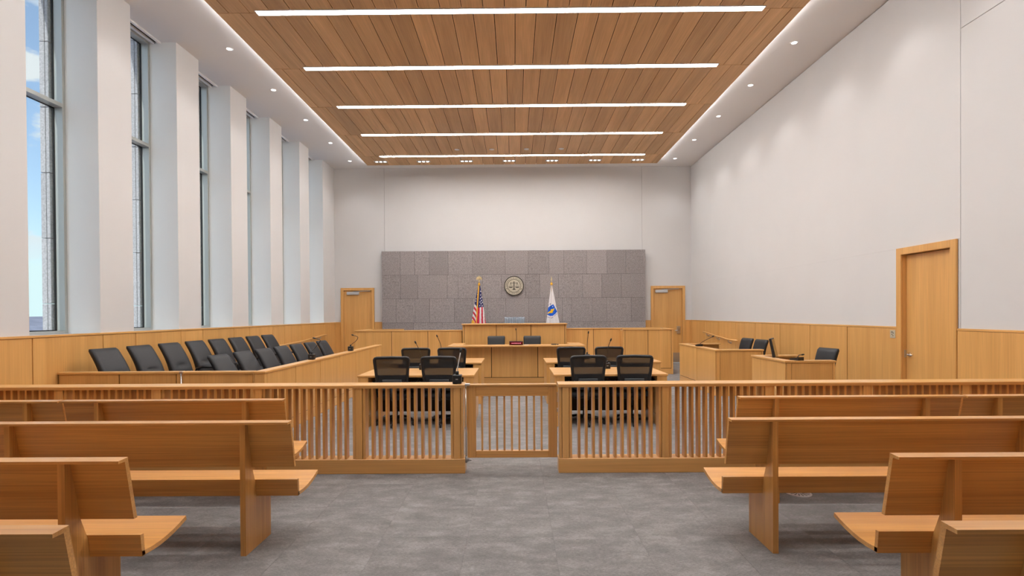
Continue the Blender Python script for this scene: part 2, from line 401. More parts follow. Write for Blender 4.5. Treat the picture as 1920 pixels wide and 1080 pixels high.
for i in range(7):
    x = (-4.077 + 1.3135 * i) * KF
    t = thing('triple_spotlight', 'three-lamp recessed spotlight at the wood ceiling far end, %s from the left' % ORD[i], 'spotlight', (x, 16.777 * KF, ZW - .012), 0, 'triple spotlights before the back wall')
    m = MB(); m.box(-.19, .19, -.065, .065, -.008, -.001, .003)
    m.build('housing', BLACK, t)
    m = MB()
    for q in (-1, 1): m.box(-.2, .2, q * .066, q * .076, -.01, 0)
    m.box(-.2, -.19, -.066, .066, -.01, 0).box(.19, .2, -.066, .066, -.01, 0); m.build('trim', CEIL, t)
    for q in (-1, 0, 1):
        MB().lathe([(.001, -.014), (.038, -.014), (.042, -.008), (.001, -.008)], (q * .122, 0, 0), 18).build('lamp', TRI, t)
    lamp(t, (0, 0, -.03), TRIPLE, 90, .8, .08)
for i, x in enumerate((-1.61, -.62, .367, 1.358)):
    t = tag(MB().lathe([(.001, -.012), (.062, -.012), (.075, -.004), (.075, 0), (.001, 0)], n=20).build('sprinkler_cover', CEIL, None, (x * KF, 15.61 * KF, ZW - .012)),
            'tiny white round sprinkler cover in the wood ceiling, %s from the left' % ORD[i], 'sprinkler', 'sprinkler covers in the wood ceiling')

# ================================================================== WALLS
WT = 1.37      # wainscot height
def wall_panels(parent, axis, face, thick, seams, z0, z1, name='wainscot_panel', mat=None, gap=.006):
    """panels standing proud of a wall or carcass; axis = direction they run in, face = outer face, thick = signed depth"""
    mat = mat or OAK['z']
    for a, b in zip(seams, seams[1:]):
        if axis == 'x': bx(name, mat, parent, a + gap, b - gap, face, face + thick, z0, z1, .003)
        else: bx(name, mat, parent, face, face + thick, a + gap, b - gap, z0, z1, .003)
# ---- back wall
m = MB(); m.box(XL - .7, XR + .6, YB + .02, YB + .25, 0, ZC + .2)
wb = struct(m.build('wall_back', DARK))
def plaster(parent, x0, x1, y0, y1, z0, z1): return bx('plaster_panel', WHITE, parent, x0, x1, y0, y1, z0, z1, .003)
DLx0, DLx1, DRx0, DRx1, DZ = -5.60, -4.52, 4.38, 5.478, 2.47
plaster(wb, XL - .02, -4.18, YB, YB + .021, DZ, ZC); plaster(wb, 4.115, XR + .02, YB, YB + .021, DZ, ZC)
plaster(wb, -4.174, 4.109, YB, YB + .021, 3.3, ZC)
for a, b in ((XL - .02, DLx0), (DLx1, -4.18), (4.115, DRx0), (DRx1, XR + .02)):
    plaster(wb, a, b, YB, YB + .021, 0, DZ)
    aa, bb = max(a, XL), min(b, XR)
    if bb == -4.18: bb = -4.24
    if aa == 4.115: aa = 4.18
    bx('wainscot_panel', OAK['z'], wb, aa + .003, bb - .003, YB - .012, YB, .02, WT - .03, .003)
    bx('wainscot_cap', OAK['x'], wb, aa, bb, YB - .02, YB, WT - .028, WT, .003)
# granite
bx('stone_backing', DARK, wb, -4.22, 4.16, 17.43, YB, 0, 3.60, 0)
sr = [(-4.229, -3.635, -3.18, -2.712, -2.11, -1.334, -.292, .44, 1.103, 1.583, 2.30, 2.944, 3.55, 4.169),
      (-4.229, -3.629, -3.08, -2.143, -1.795, -1.025, -.413, .349, .804, 1.405, 2.166, 2.78, 3.40, 4.169),
      (-4.229, -3.778, -3.175, -2.712, -1.922, -1.347, -.865, -.277, .45, .95, 1.52, 1.814, 2.468, 2.935, 3.709, 4.169),
      (-4.229, -3.225, -2.30, -1.40, -.40, .60, 1.30, 2.20, 3.05, 4.169), (-4.229, -2.9, -1.7, -.6, .5, 1.6, 2.7, 4.169)]
zr = [(2.858, 3.62), (2.102, 2.858), (1.338, 2.102), (.60, 1.338), (0, .60)]
for seams, (z0, z1) in zip(sr, zr):
    for a, b in zip(seams, seams[1:]):
        d = random.uniform(-.004, .004)
        MB().box(-(b - a) / 2 + .0025, (b - a) / 2 - .0025, 17.40 + d, 17.45, -(z1 - z0) / 2 + .0025, (z1 - z0) / 2 - .0025, .002).build('stone_tile', STONE, wb, ((a + b) / 2, 0, (z0 + z1) / 2))
bx('stone_end', STONE, wb, -4.227, -4.205, 17.45, YB, 0, 3.618, 0); bx('stone_end', STONE, wb, 4.145, 4.167, 17.45, YB, 0, 3.618, 0)

# ---- right wall
m = MB(); m.box(XR + .06, XR + .3, YF, YB + .05, 0, ZC + .2)
wr = struct(m.build('wall_right', DARK))
RD0, RD1, RDZ = 7.03, 8.13, 2.52
def pr(y0, y1, z0, z1): return bx('plaster_panel', WHITE, wr, XR, XR + .061, y0, y1, z0, z1, .003)
pr(RD1, YB, 0, RDZ); pr(6.997, YB, RDZ, ZC - .012); pr(6.997, RD0, 0, RDZ)
bx('wainscot_backing', DARK, wr, XR - .002, XR + .0, RD1, YB - .01, .02, WT - .03, 0); bx('wainscot_backing', DARK, wr, XR - .002, XR, YF, RD0, .02, WT - .03, 0)
pr(YF, 6.990, 0, 5.177); pr(YF, 6.990, 5.184, ZC - .012)
seams = [RD1, 9.346, 10.522, 11.7, 12.887, 14.031, 15.2, 16.37, YB - .012]
wall_panels(wr, 'y', XR - .016, .0138, seams, .02, WT - .03, gap=.009)
wall_panels(wr, 'y', XR - .016, .0138, [-3.3, -2.1, -.9, .3, 1.5, 2.7, 3.85, 4.9, 5.95, RD0], .02, WT - .03)
bx('wainscot_cap', OAK['y'], wr, XR - .02, XR, RD1, YB - .02, WT - .028, WT, .003)
bx('wainscot_cap', OAK['y'], wr, XR - .02, XR, YF, RD0, WT - .028, WT, .003)
# ---- rear wall behind the camera
struct(MB().box(XL - .7, XR + .3, YF - .2, YF, 0, ZC + .2).build('wall_rear', WHITE))

# ---- left wall: plaster piers between tall windows
m = MB(); m.box(-6.36, XL - .03, YF, YB + .02, -.02, 1.355)
wl = struct(m.build('wall_left', WHITE))
PIT, PWID = 1.79, .665
piers = [(7.62 + PIT * k, 7.62 + PIT * k + PWID if k < 5 else YB + .02) for k in range(-6, 6)]
piers[0] = (YF, piers[0][1])
for a, b in piers:
    pr_ = bx('pier', WHITE, wl, -6.40, XL, a, b, 1.345, ZC, .002)
    if a > 2: bx('daylit_reveal', DAYLIT_WHITE, pr_, -6.258, XL - .002, a - .004, a - .0002, 1.36, ZC - .001, .001)  # added board on the jamb, window daylight painted in its colour
sl = []
for a, b in piers: sl += [a + .025, b + .025]
sl = [YF] + [s for s in sl if YF < s < 16.6] + [YB - .02]
bx('wainscot_backing', DARK, wl, XL - .0299, XL - .027, YF, YB - .02, .02, WT - .03, 0)
wall_panels(wl, 'y', XL + .012, -.038, sl, .02, WT - .03)
bx('wainscot_cap', OAK['y'], wl, XL - .012, XL + .022, YF, YB - .02, WT - .028, WT, .003)
for k, (p, q) in enumerate(zip(piers, piers[1:])):
    a, b = p[1], q[0]
    w = struct(link('window_%d' % (k + 1), None))
    f = .046
    bx('sill', WHITE, w, -6.26, XL - .012, a, b, 1.345, 1.358, .002)
    fr = MB()
    fr.box(-6.375, -6.259, a, a + f, 1.358, ZC, .002).box(-6.375, -6.259, b - f, b, 1.358, ZC, .002)
    fr.box(-6.375, -6.259, a + f, b - f, 1.358, 1.40, .002).box(-6.375, -6.259, a + f, b - f, ZC - .045, ZC, .002)
    fr.build('window_frame', FRAME, w)
    bx('transom', FRAME, w, -6.375, -6.259, a + f, b - f, 4.50, 4.556, .002)
    for z0, z1 in ((1.40, 4.50), (4.556, ZC - .045)):
        gk = MB(); g = .014
        gk.box(-6.39, -6.375, a + f, a + f + g, z0, z1).box(-6.39, -6.375, b - f - g, b - f, z0, z1).box(-6.39, -6.375, a + f, b - f, z0, z0 + g).box(-6.39, -6.375, a + f, b - f, z1 - g, z1)
        gk.build('gasket', BLACK, w)
        MB().box(-6.386, -6.380, a + f, b - f, z0, z1).build('pane', GLASS, w)
    sp = MB()      # roller shade pocket in the ceiling recess
    sp.box(-6.10, -6.055, a + .001, b - .001, ZC - .03, ZC + .02, .003).box(-6.205, -6.165, a + .001, b - .001, ZC - .03, ZC + .02, .003)
    sp.build('shade_pocket', CEIL, w)
    bx('pocket_slot', DARK, w, -6.166, -6.099, a + .002, b - .002, ZC + .004, ZC + .02, 0)
# granite facing outside each pier
for k, (a, b) in enumerate(piers):
    if k < 4: continue
    for r in range(7):
        z0 = .875 + .9035 * r - .0
        for x0, x1 in ((-6.452, -6.405), (-6.53, -6.458)):
            bx('facade_block', OUTSTONE, wl, x0, x1, a - .10 if k else a, b + .10, z0 + .004, z0 + .899, .004)
# distant land
hb = MB(); nx, ny = 14, 60
vv = []; ff = []
for i in range(nx):
    for j in range(ny):
        u = i / (nx - 1)
        h = -24 + (27 * (math.sin(min(1, u * 1.15) * math.pi / 2) ** 2) + random.uniform(-.8, .8)) * (1 if i else 0)
        vv.append((-330 - 420 * u, -500 + 2200 * j / (ny - 1), h))
for i in range(nx - 1):
    for j in range(ny - 1): ff.append((i * ny + j, (i + 1) * ny + j, (i + 1) * ny + j + 1, i * ny + j + 1))
hb.add(vv, ff, True); hl = struct(hb.build('hills', HILL))
MB().box(-335, -7.5, -500, 1700, -24.6, -24).build('lowland', HILL, hl)

# ================================================================== DOORS
def back_door(n, x0, x1, zt, knob_right):
    d = struct(link('door_%d' % n, None, None, (0, YB, 0)))
    fw = .085
    m = MB(); m.box(x0, x0 + fw, -.035, .0, 0, zt, .004).box(x1 - fw, x1, -.035, .0, 0, zt, .004).box(x0 + fw, x1 - fw, -.035, .0, zt - fw, zt, .004)
    m.build('door_frame', OAK['z'], d)
    m = MB(); m.box(x0 + fw - .015, x0 + fw, .0, .06, 0, zt - fw).box(x1 - fw, x1 - fw + .015, .0, .06, 0, zt - fw).box(x0 + fw, x1 - fw, .0, .06, zt - fw, zt - fw + .015)
    m.build('door_jamb', OAK['z'], d)
    lf = bx('door_leaf', OAK['z'], d, x0 + fw + .004, x1 - fw - .004, .012, .055, .008, zt - fw - .006, .003)
    if knob_right:
        bx('kick_plate', STEEL, d, x0 + fw + .03, x1 - fw - .03, .008, .012, .02, .32, .001)
    return d
d1 = back_door(1, DLx0, DLx1, DZ, False); d2 = back_door(2, DRx0, DRx1, DZ, True)
for d, x0, s in ((d1, -5.405, 1), (d2, 4.52, 1)):
    bx('door_closer', SILVER, d, x0, x0 + .40, -.055, .008, 2.25, 2.345, .012)
    MB().tube([(x0 + .2, -.03, 2.35), (x0 + .55, -.10, 2.362), (x0 + .75, -.03, 2.37)], .012, 6).build('closer_arm', GREY, d)
m = MB(); m.cyl((5.27, .011, 1.03), 'y', .05, -.03, 20); m.build('door_knob', STEEL, d2)
m = MB(); m.tube([(5.27, -.02, 1.03), (5.27, -.07, 1.03), (5.14, -.075, 1.03)], .014, 8); m.box(5.215, 5.325, -.012, .012, .93, 1.17, .006); m.build('door_handle', STEEL, d2)
# side door in the right wall
d = struct(link('door_3', None, None, (XR, 0, 0)))
fw = .10
m = MB(); m.box(-.03, .0, RD0, RD0 + fw, 0, RDZ, .004).box(-.03, .0, RD1 - fw, RD1, 0, RDZ, .004).box(-.03, .0, RD0 + fw, RD1 - fw, RDZ - fw, RDZ, .004); m.build('door_frame', OAK['z'], d)
m = MB(); m.box(0, .14, RD0 + fw - .015, RD0 + fw, 0, RDZ - fw).box(0, .14, RD1 - fw, RD1 - fw + .015, 0, RDZ - fw).box(0, .14, RD0 + fw, RD1 - fw, RDZ - fw, RDZ - fw + .015); m.build('door_jamb', OAK['z'], d)
bx('door_leaf', OAK['z'], d, .05, .095, RD0 + fw + .004, RD1 - fw - .004, .008, RDZ - fw - .006, .003)
m = MB(); m.cyl((.05, 7.955, .965), 'x', .032, -.018, 20); m.tube([(.04, 7.955, .965), (-.005, 7.955, .965), (-.008, 7.94, .965), (-.008, 7.82, .965)], .011, 10); m.build('door_handle', CHROME, d)
bx('strike_plate', STEEL, d, .02, .05, RD1 - fw - .003, RD1 - fw, .92, 1.03, .001)
# control plate on the right wall
t = thing('wall_switch', 'small beige control plate with tiny buttons beside the side door frame', 'switch', (XR - .0122, 8.22, 1.255))
bx('plate', PLATE, t, -.008, 0, -.057, .057, -.06, .06, .003)
for (yy, zz) in ((.02, .03), (.0, .03), (-.02, .015), (.01, -.005), (-.012, -.025)):
    bx('button', BLACK, t, -.0105, -.0075, yy - .008, yy + .008, zz - .006, zz + .006, .001)

# ================================================================== PEWS
def pew(x0, x1, y, label, legs):
    """x0..x1 along the row, y = rear edge of the legs (camera side); local y points to the front of the room"""
    xc = (x0 + x1) / 2; h = (x1 - x0) / 2
    t = thing('pew', label, 'bench', (xc, y, 0), 0, 'oak pews in the gallery')
    # seat: curved board
    prof = [(.150, .377), (.185, .374), (.24, .371), (.30, .373), (.36, .380), (.42, .391), (.475, .405), (.53, .422)]
    th = .024
    top = prof; bot = [(a + .004, b - th) for a, b in prof][::-1]
    MB().prism(top + bot, 'x', -h, h).build('seat', PEW['x'], t)
    # low lip behind the seat
    MB().prism([(.152, .350), (.176, .350), (.164, .466), (.140, .466)], 'x', -h, h).build('seat_lip', PEW['x'], t)
    # back board, leaning to the rear
    MB().prism([(.094, .566), (.118, .566), (.058, .873), (.034, .873)], 'x', -h, h).build('backrest', PEW['x'], t)
    MB().prism([(-.010, .872), (.058, .872), (.058, .890), (-.010, .886)], 'x', -h, h).build('top_rail', PEW['x'], t)
    for lx in legs:
        a, b = lx - xc - .018, lx - xc + .018
        MB().prism([(0, 0), (.37, 0), (.37, .362), (.152, .352), (.140, .45), (.093, .57), (.034, .871), (0, .871)], 'x', a, b).build('leg', PEW['z'], t)
    return t
pew(1.87, 3.735, 4.55, 'oak pew on the right nearest the rail, at its aisle end', (2.18, 3.43))
pew(3.752, 5.62, 4.55, 'oak pew on the right nearest the rail, against the right wall', (4.03, 5.33))
pew(-3.812, -1.945, 4.55, 'oak pew on the left nearest the rail, at its aisle end', (-2.27, -3.51))
pew(-5.70, -3.828, 4.55, 'oak pew on the left nearest the rail, against the window wall', (-4.11, -5.40))
pew(1.42, 3.655, 3.598, 'oak pew on the right, second row behind the rail', (1.712, 3.37))
pew(-3.66, -1.50, 3.594, 'oak pew on the left, second row behind the rail', (-1.806, -3.37))
pew(1.855, 3.73, 2.655, 'oak pew on the right, third row behind the rail', (2.148, 3.44))
pew(-3.80, -1.935, 2.655, 'oak pew on the left, third row behind the rail', (-2.225, -3.51))
pew(1.42, 3.655, 1.770, 'oak pew on the right nearest the camera, cut by the picture edge', (1.712, 3.37))
pew(-3.66, -1.505, 1.770, 'oak pew on the left nearest the camera, cut by the picture edge', (-1.80, -3.37))

# ================================================================== RAIL AND GATE
YR = 5.445
bal_me = MB().box(-.012, .012, .02, .105, .145, .858, .002).mesh('baluster', PEW['z'])
def rail(label, x0, x1, posts):
    t = thing('railing', label, 'railing', (0, YR, 0))
    bx('base', OAK['x'], t, x0, x1, 0, .165, 0, .145, .004)
    MB().prism([(0, .857), (.165, .857), (.168, .895), (.16, .897), (.0, .890), (-.004, .884)], 'x', x0, x1).build('cap_rail', OAK['x'], t)
    for p in posts:
        q = bx('post', OAK['z'], t, p - .034, p + .034, .008, .155, .1455, .857, .003)
        bx('post_strip', OAK['z'], q, p - .064, p - .037, .02, .14, .1455, .857, .002); bx('post_strip', OAK['z'], q, p + .037, p + .064, .02, .14, .1455, .857, .002)
    ps = sorted(posts); edges = [x0] + ps + [x1]
    for i, (a, b) in enumerate(zip(edges, edges[1:])):
        aa = a + .064 if i else a; bb = b - .064 if i < len(ps) else b
        if bb - aa < .10: continue
        n = max(1, round((bb - aa) / .0712) - 1)
        for k in range(n): link('baluster', bal_me, t, (aa + (bb - aa) * (k + 1) / (n + 1), 0, 0))
    return t
rail('long oak railing with square balusters on the left of the swing gate', XL + .03, -.506, (-.585, -1.569, -2.573, -3.59, -4.577, -5.56))
rail('long oak railing with square balusters on the right of the swing gate', .430, XR - .025, (.503, 1.50, 2.528, 3.504, 4.49, 5.48))
t = thing('swing_gate', 'low oak swing gate with thin balusters in the middle of the railing', 'gate', (0, 5.50, 0))
bx('stile', PEW['z'], t, -.487, -.398, 0, .05, .143, .868, .003); bx('stile', PEW['z'], t, .333, .421, 0, .05, .143, .868, .003)
bx('top_rail', PEW['x'], t, -.398, .333, 0, .05, .765, .868, .003); bx('bottom_rail', PEW['x'], t, -.398, .333, 0, .05, .143, .212, .003)
bx('cap', OAK['x'], t, -.475, .415, -.012, .06, .868, .886, .003)
gb = MB().box(-.0095, .0095, .012, .042, .212, .765, .001).mesh('baluster', PEW['z'])
for k in range(9): link('baluster', gb, t, (-.3365 + .0752 * k, 0, 0))
m = MB(); m.cyl((-.498, -.01, .10), 'z', .0075, .76, 12); m.build('hinge_rod', STEEL, t)
m = MB(); m.box(-.5055, -.455, -.022, .02, .872, .895, .004); m.cyl((-.498, -.01, .86), 'z', .012, .03, 12); m.build('top_pivot', STEEL, t)
m = MB(); m.box(-.505, -.47, -.02, .03, .128, .142, .003); m.cyl((-.498, -.01, .10), 'z', .015, .06, 12); m.cyl((-.475, -.012, .115), 'z', .012, .03, 10); m.box(-.47, -.445, -.018, -.004, .118, .13, .002); m.build('bottom_pivot', GREY, t)
m = MB(); m.box(.4215, .4285, .0, .03, .70, .80, .002); m.box(.4215, .429, -.008, .03, .60, .64, .002); m.build('latch', STEEL, t)

# ================================================================== MICROPHONES
def mic(label, loc, neck, rz=0.0, base='block', group='gooseneck microphones', silver=False):
    t = thing('microphone', label, 'microphone', loc, rz, group)
    m = MB()
    if base == 'block': m.box(-.045, .045, -.045, .045, 0, .088, .006); m.cyl((0, 0, .088), 'z', .016, .035, 12); z0 = .10
    elif base == 'flat': m.prism([(-.075, 0), (.075, 0), (.075, .022), (-.075, .05)], 'x', -.055, .055); z0 = .03
    m.build('base', BLACK, t)
    pts = [Vector((0, 0, z0))] + [Vector(p) for p in neck]
    sm = []
    for i in range(len(pts) - 1):
        p0, p1, p2, p3 = pts[max(i - 1, 0)], pts[i], pts[i + 1], pts[min(i + 2, len(pts) - 1)]
        for k in range(5):
            u = k / 5
            sm.append(.5 * ((2 * p1) + (p2 - p0) * u + (2 * p0 - 5 * p1 + 4 * p2 - p3) * u * u + (3 * p1 - p0 - 3 * p2 + p3) * u ** 3))
    sm.append(pts[-1])
    MB().tube(sm, .0052, 8).build('gooseneck', SILVER if silver else BLACK, t)
    d = (pts[-1] - sm[-3]).normalized()
    MB().tube([pts[-1] - d * .005, pts[-1], pts[-1] + d * .03, pts[-1] + d * .045], [.006, .012, .013, .006], 10).build('capsule', BLACK, t)
    if base == 'block':
        bx('button', GREY, t, -.012, .012, -.047, -.043, .04, .05, .001)
    return t

# ================================================================== CHAIRS
def task_chair(label, loc, rz, group):
    """black mesh-back swivel chair; faces +y"""
    t = thing('task_chair', label, 'chair', loc, rz, group)
    m = MB()
    rings = []
    for z, w, d in ((.405, .40, .40), (.412, .46, .45), (.44, .48, .47), (.465, .47, .46), (.476, .42, .41)):
        rings.append([(u, v + .01, z) for u, v in rrect(w, d, .09, 5)])
    m.loft(rings); m.build('seat', FABRIC, t)
    bx('seat_pan', BLACK, t, -.17, .17, -.17, .19, .375, .407, .01)
    # back frame: rounded ring, leaning to the rear
    def P(u, v): return (u, -.255 - .11 * (v - .55) + .03 * math.cos(u / .23 * 1.4) - .03, v)
    loop = []
    outer = [(-.195, .56), (-.205, .62), (-.222, .80), (-.236, .94), (-.236, .965), (-.226, .983), (-.205, .990), (0, .994), (.205, .990), (.226, .983), (.236, .965), (.236, .94), (.222, .80), (.205, .62), (.195, .56), (.165, .545), (0, .542), (-.165, .545)]
    m = MB(); n = len(outer); rings = []
    for i, (u, v) in enumerate(outer):
        a = Vector(P(*outer[i - 1])); b = Vector(P(*outer[(i + 1) % n])); d = (b - a).normalized(); c = Vector(P(u, v))
        e1 = Vector((0, 1, 0)); e2 = d.cross(e1).normalized()
        rings.append([c + e1 * (.016 * math.cos(q)) + e2 * (.021 * math.sin(q)) for q in [2 * math.pi * k / 8 for k in range(8)]])
    rings.append(rings[0]); m.loft(rings, False); m.build('back_frame', BLACK, t)
    m = MB(); nu, nv = 8, 8; V = []
    for j in range(nv + 1):
        for i in range(nu + 1):
            v = .745 + (.985 - .745) * j / nv; w = .214 + (.230 - .214) * j / nv; V.append(P(-w + 2 * w * i / nu, v))
    m.add(V, [(j * (nu + 1) + i, j * (nu + 1) + i + 1, (j + 1) * (nu + 1) + i + 1, (j + 1) * (nu + 1) + i) for j in range(nv) for i in range(nu)], True); m.build('mesh_panel', NET, t)
    m = MB()
    V = []
    for j in range(3):
        for i in range(nu + 1):
            v = .545 + .20 * j / 2; V.append(P((-.2 + .4 * i / nu) * (1 + .07 * j / 2), v))
    V2 = [(a, b + .012, c) for a, b, c in V]; k = len(V)
    m.add(V + V2, [(j * (nu + 1) + i, j * (nu + 1) + i + 1, (j + 1) * (nu + 1) + i + 1, (j + 1) * (nu + 1) + i) for j in range(2) for i in range(nu)] + [(k + j * (nu + 1) + i, k + j * (nu + 1) + i + 1, k + (j + 1) * (nu + 1) + i + 1, k + (j + 1) * (nu + 1) + i) for j in range(2) for i in range(nu)], True)
    m.build('lumbar_band', FABRIC, t)
    lp = MB()
    for q in range(5): lp.box(-.135, .135, -.292 - .004 * q, -.272, .58 + .021 * q, .597 + .021 * q, .003)
    lp.build('lumbar_pad', LUMBAR, t)
    MB().tube([(0, -.10, .385), (0, -.24, .39), (0, -.29, .44), (0, -.285, .56)], .022, 8).build('back_post', BLACK, t)
    for s in (-1, 1):
        MB().tube([(s * .19, .02, .39), (s * .265, .02, .40), (s * .275, .0, .47), (s * .275, -.01, .625)], .016, 8).build('arm_post', BLACK, t)
        m = MB(); m.loft([[(s * .275 + u, v - .0, z) for u, v in rrect(w, d, .03, 4)] for z, w, d in ((.622, .07, .22), (.63, .085, .24), (.645, .085, .24), (.652, .07, .22))]); m.build('armrest', BLACK, t)
    m = MB(); m.cyl((0, 0, .09), 'z', .026, .17, 14); m.cyl((0, 0, .26), 'z', .018, .12, 14); m.build('gas_column', BLACK, t)
    for k in range(5):
        a = R(90 + 72 * k + 36); c, s = math.cos(a), math.sin(a)
        leg = MB().tube([(0.02 * c, .02 * s, .105), (.15 * c, .15 * s, .095), (.285 * c, .285 * s, .07)], [.026, .021, .014], 8).build('base_leg', BLACK, t)
        m = MB(); px, py = .285 * c, .285 * s
        for q in (-1, 1): m.tube([(px - q * s * .006, py + q * c * .006, .028), (px - q * s * .024, py + q * c * .024, .028)], .028, 12)
        m.tube([(px, py, .04), (px, py, .072)], .009, 8); m.build('caster', BLACK, leg)
    return t
def padded_back(m, w0, w1, th, z0, z1, lean, bow=.0, n=14, dimple=0.0, r=.05):
    """upholstered back from z0 to z1 leaning to -y, closed loft"""
    rings = []
    for i in range(n + 1):
        u = i / n; e = 1.0; k = 1.0
        if u < .06: e = .55 + .45 * math.sin(u / .06 * math.pi / 2)
        if u > .93: e = .35 + .65 * math.sqrt(max(0, 1 - ((u - .93) / .07) ** 2)); k = .93 + .07 * math.sqrt(max(0, 1 - ((u - .93) / .07) ** 2))
        w = (w0 + (w1 - w0) * u) * k; z = z0 + (z1 - z0) * u
        yc = -lean * u + bow * math.sin(u * math.pi)
        q = []
        for a, b in rrect(w, th * e, min(r, th * e * .48), 4):
            y = b + yc
            if dimple and b > 0: y -= dimple * math.exp(-((u - .33) / .05) ** 2) * max(0, 1 - (a / (w * .30)) ** 2)
            q.append((a, y, z))
        rings.append(q)
    return m.loft(rings)
def jury_chair(label, loc, rz):
    """upholstered swivel chair on a fixed pedestal; faces +y"""
    t = thing('jury_chair', label, 'chair', loc, rz, 'black upholstered jury chairs')
    m = MB()
    m.loft([[(u, v + .03, z) for u, v in rrect(w, d, .06, 5)] for z, w, d in ((.36, .44, .44), (.375, .49, .49), (.43, .50, .50), (.452, .48, .48), (.462, .43, .43))]); m.build('seat', LEATHER, t)
    # back with more columns so that the crease in the padding reads
    m = MB(); n, nc = 22, 12; rings = []
    for i in range(n + 1):
        u = i / n; e = 1.0; kw = 1.0
        if u > .92:
            s = math.sqrt(max(0, 1 - ((u - .92) / .08) ** 2)); e = .4 + .6 * s; kw = .95 + .05 * s
        w = (.445 - .03 * u) * kw; z = .44 + .60 * u; yc = -.18 - .26 * u + .045 * math.sin(u * math.pi); th = (.12 - .035 * u) * e
        q = []
        for c in range(nc + 1):
            a = -1 + 2 * c / nc; edge = (1 - abs(a) ** 6) ** .5
            y = yc + th / 2 * (.55 + .45 * edge)
            y -= .020 * math.exp(-((u - .42) / .035) ** 2) * max(0, 1 - (a / .55) ** 2) - .012 * math.exp(-((u - .30) / .10) ** 2) * max(0, 1 - a * a)
            q.append((a * w / 2, y, z))
        for c in range(nc, -1, -1):
            a = -1 + 2 * c / nc; edge = (1 - abs(a) ** 8) ** .5
            q.append((a * w / 2, yc - th / 2 * (.55 + .45 * edge), z))
        rings.append(q)
    m.loft(rings); m.build('backrest', LEATHER, t)
    for s in (-1, 1):
        MB().tube([(s * .27, -.20, .50), (s * .285, -.17, .60), (s * .285, -.05, .635), (s * .285, .17, .632), (s * .285, .20, .60), (s * .27, .17, .44)], .017, 8).build('armrest', BLACK, t)
    m = MB(); m.cyl((0, 0, .02), 'z', .045, .34, 16); m.build('pedestal', BLACK, t)
    MB().lathe([(.001, 0), (.19, 0), (.19, .01), (.05, .03), (.001, .03)], n=24).build('base_plate', BLACK, t)
    return t
def office_chair(name, label, loc, rz, mat, w=.46, top=1.02, group=None, folds=False):
    t = thing(name, label, 'chair', loc, rz, group)
    m = MB(); m.loft([[(u, v + .02, z) for u, v in rrect(a, d, .08, 5)] for z, a, d in ((.40, .42, .42), (.415, .48, .47), (.455, .49, .48), (.475, .44, .43))]); m.build('seat', mat, t)
    m = MB()
    if not folds:
        padded_back(m, w * .92, w, .075, .50, top, .10, .03, 16, .006, .035)
    else:
        n, nc = 16, 56; rings = []
        for i in range(n + 1):
            u = i / n; z = .50 + (top - .50) * u; yc = -.12 * u + .04 * math.sin(u * math.pi); th = .12 * (1 if u < .95 else .7)
            ww = w * (.9 + .1 * u); q = []
            for sgn in (1, -1):
                for c in (range(nc + 1) if sgn > 0 else range(nc, -1, -1)):
                    a = -1 + 2 * c / nc; q.append((a * ww / 2 * (1 - .03 * (1 - u)), yc + sgn * th / 2 * (1 - abs(a) ** 8) ** .5 + sgn * .016 * math.sin(a * 27 + 1.2 * math.sin(a * 7)) * (1 - abs(a) ** 6), z + .008 * math.cos(a * 13) * u))
            rings.append(q)
        m.loft(rings)
    m.build('backrest', mat, t, (0, -.23, 0))
    MB().tube([(0, -.08, .39), (0, -.25, .39), (0, -.30, .45), (0, -.275, .60)], .022, 8).build('back_post', BLACK, t)
    for s in (-1, 1):
        MB().tube([(s * .20, .0, .40), (s * .27, .0, .41), (s * .28, -.02, .50), (s * .28, -.05, .63)], .015, 8).build('arm_post', BLACK, t)
        m = MB(); m.loft([[(s * .28 + u, v - .03, z) for u, v in rrect(a, d, .03, 4)] for z, a, d in ((.625, .05, .20), (.635, .065, .22), (.65, .065, .22), (.656, .05, .20))]); m.build('armrest', BLACK, t)
    m = MB(); m.cyl((0, 0, .09), 'z', .026, .17, 14); m.cyl((0, 0, .26), 'z', .018, .14, 14); m.build('gas_column', BLACK, t)
    for k in range(5):
        a = R(90 + 72 * k); c, s = math.cos(a), math.sin(a)
        leg = MB().tube([(0.02 * c, .02 * s, .105), (.15 * c, .15 * s, .095), (.28 * c, .28 * s, .07)], [.026, .021, .014], 8).build('base_leg', BLACK, t)
        m = MB(); px, py = .28 * c, .28 * s
        for q in (-1, 1): m.tube([(px - q * s * .006, py + q * c * .006, .028), (px - q * s * .024, py + q * c * .024, .028)], .028, 12)
        m.tube([(px, py, .04), (px, py, .072)], .009, 8); m.build('caster', BLACK, leg)
    return t

# ================================================================== COUNSEL TABLES
def table(label, x0, x1, y0, y1):
    xc = (x0 + x1) / 2; h = (x1 - x0) / 2; d = y1 - y0
    t = thing('counsel_table', label, 'table', (xc, y0, 0), 0, 'oak counsel tables')
    bx('tabletop', OAK['x'], t, -h, h, 0, d, .707, .737, .004)
    for s in (-1, 1):
        a, b = sorted((s * (h - .012), s * (h - .155)))
        lg = bx('side_panel', OAK['z'], t, a, b, .012, d - .012, .165, .7065, .003)
        bx('plinth', OAK['z'], lg, a + .001, b - .001, .014, d - .014, 0, .159, .003)
    bx('modesty_panel', DARKPANEL, t, -h + .156, h - .156, d - .30, d - .275, .10, .7065, .003)
    bx('cable_tray', BLACK, t, -h + .16, h - .16, d - .42, d - .305, .60, .7065, .004)
    return t
table('oak counsel table on the left, front one nearest the railing', -2.23, -.575, 7.69, 8.71)
table('oak counsel table on the left, rear one nearer the clerk desk', -2.23, -.590, 9.665, 10.675)
table('oak counsel table on the right, front one nearest the railing', .545, 2.155, 7.69, 8.71)
table('oak counsel table on the right, rear one and the widest', .548, 2.592, 9.655, 10.59)
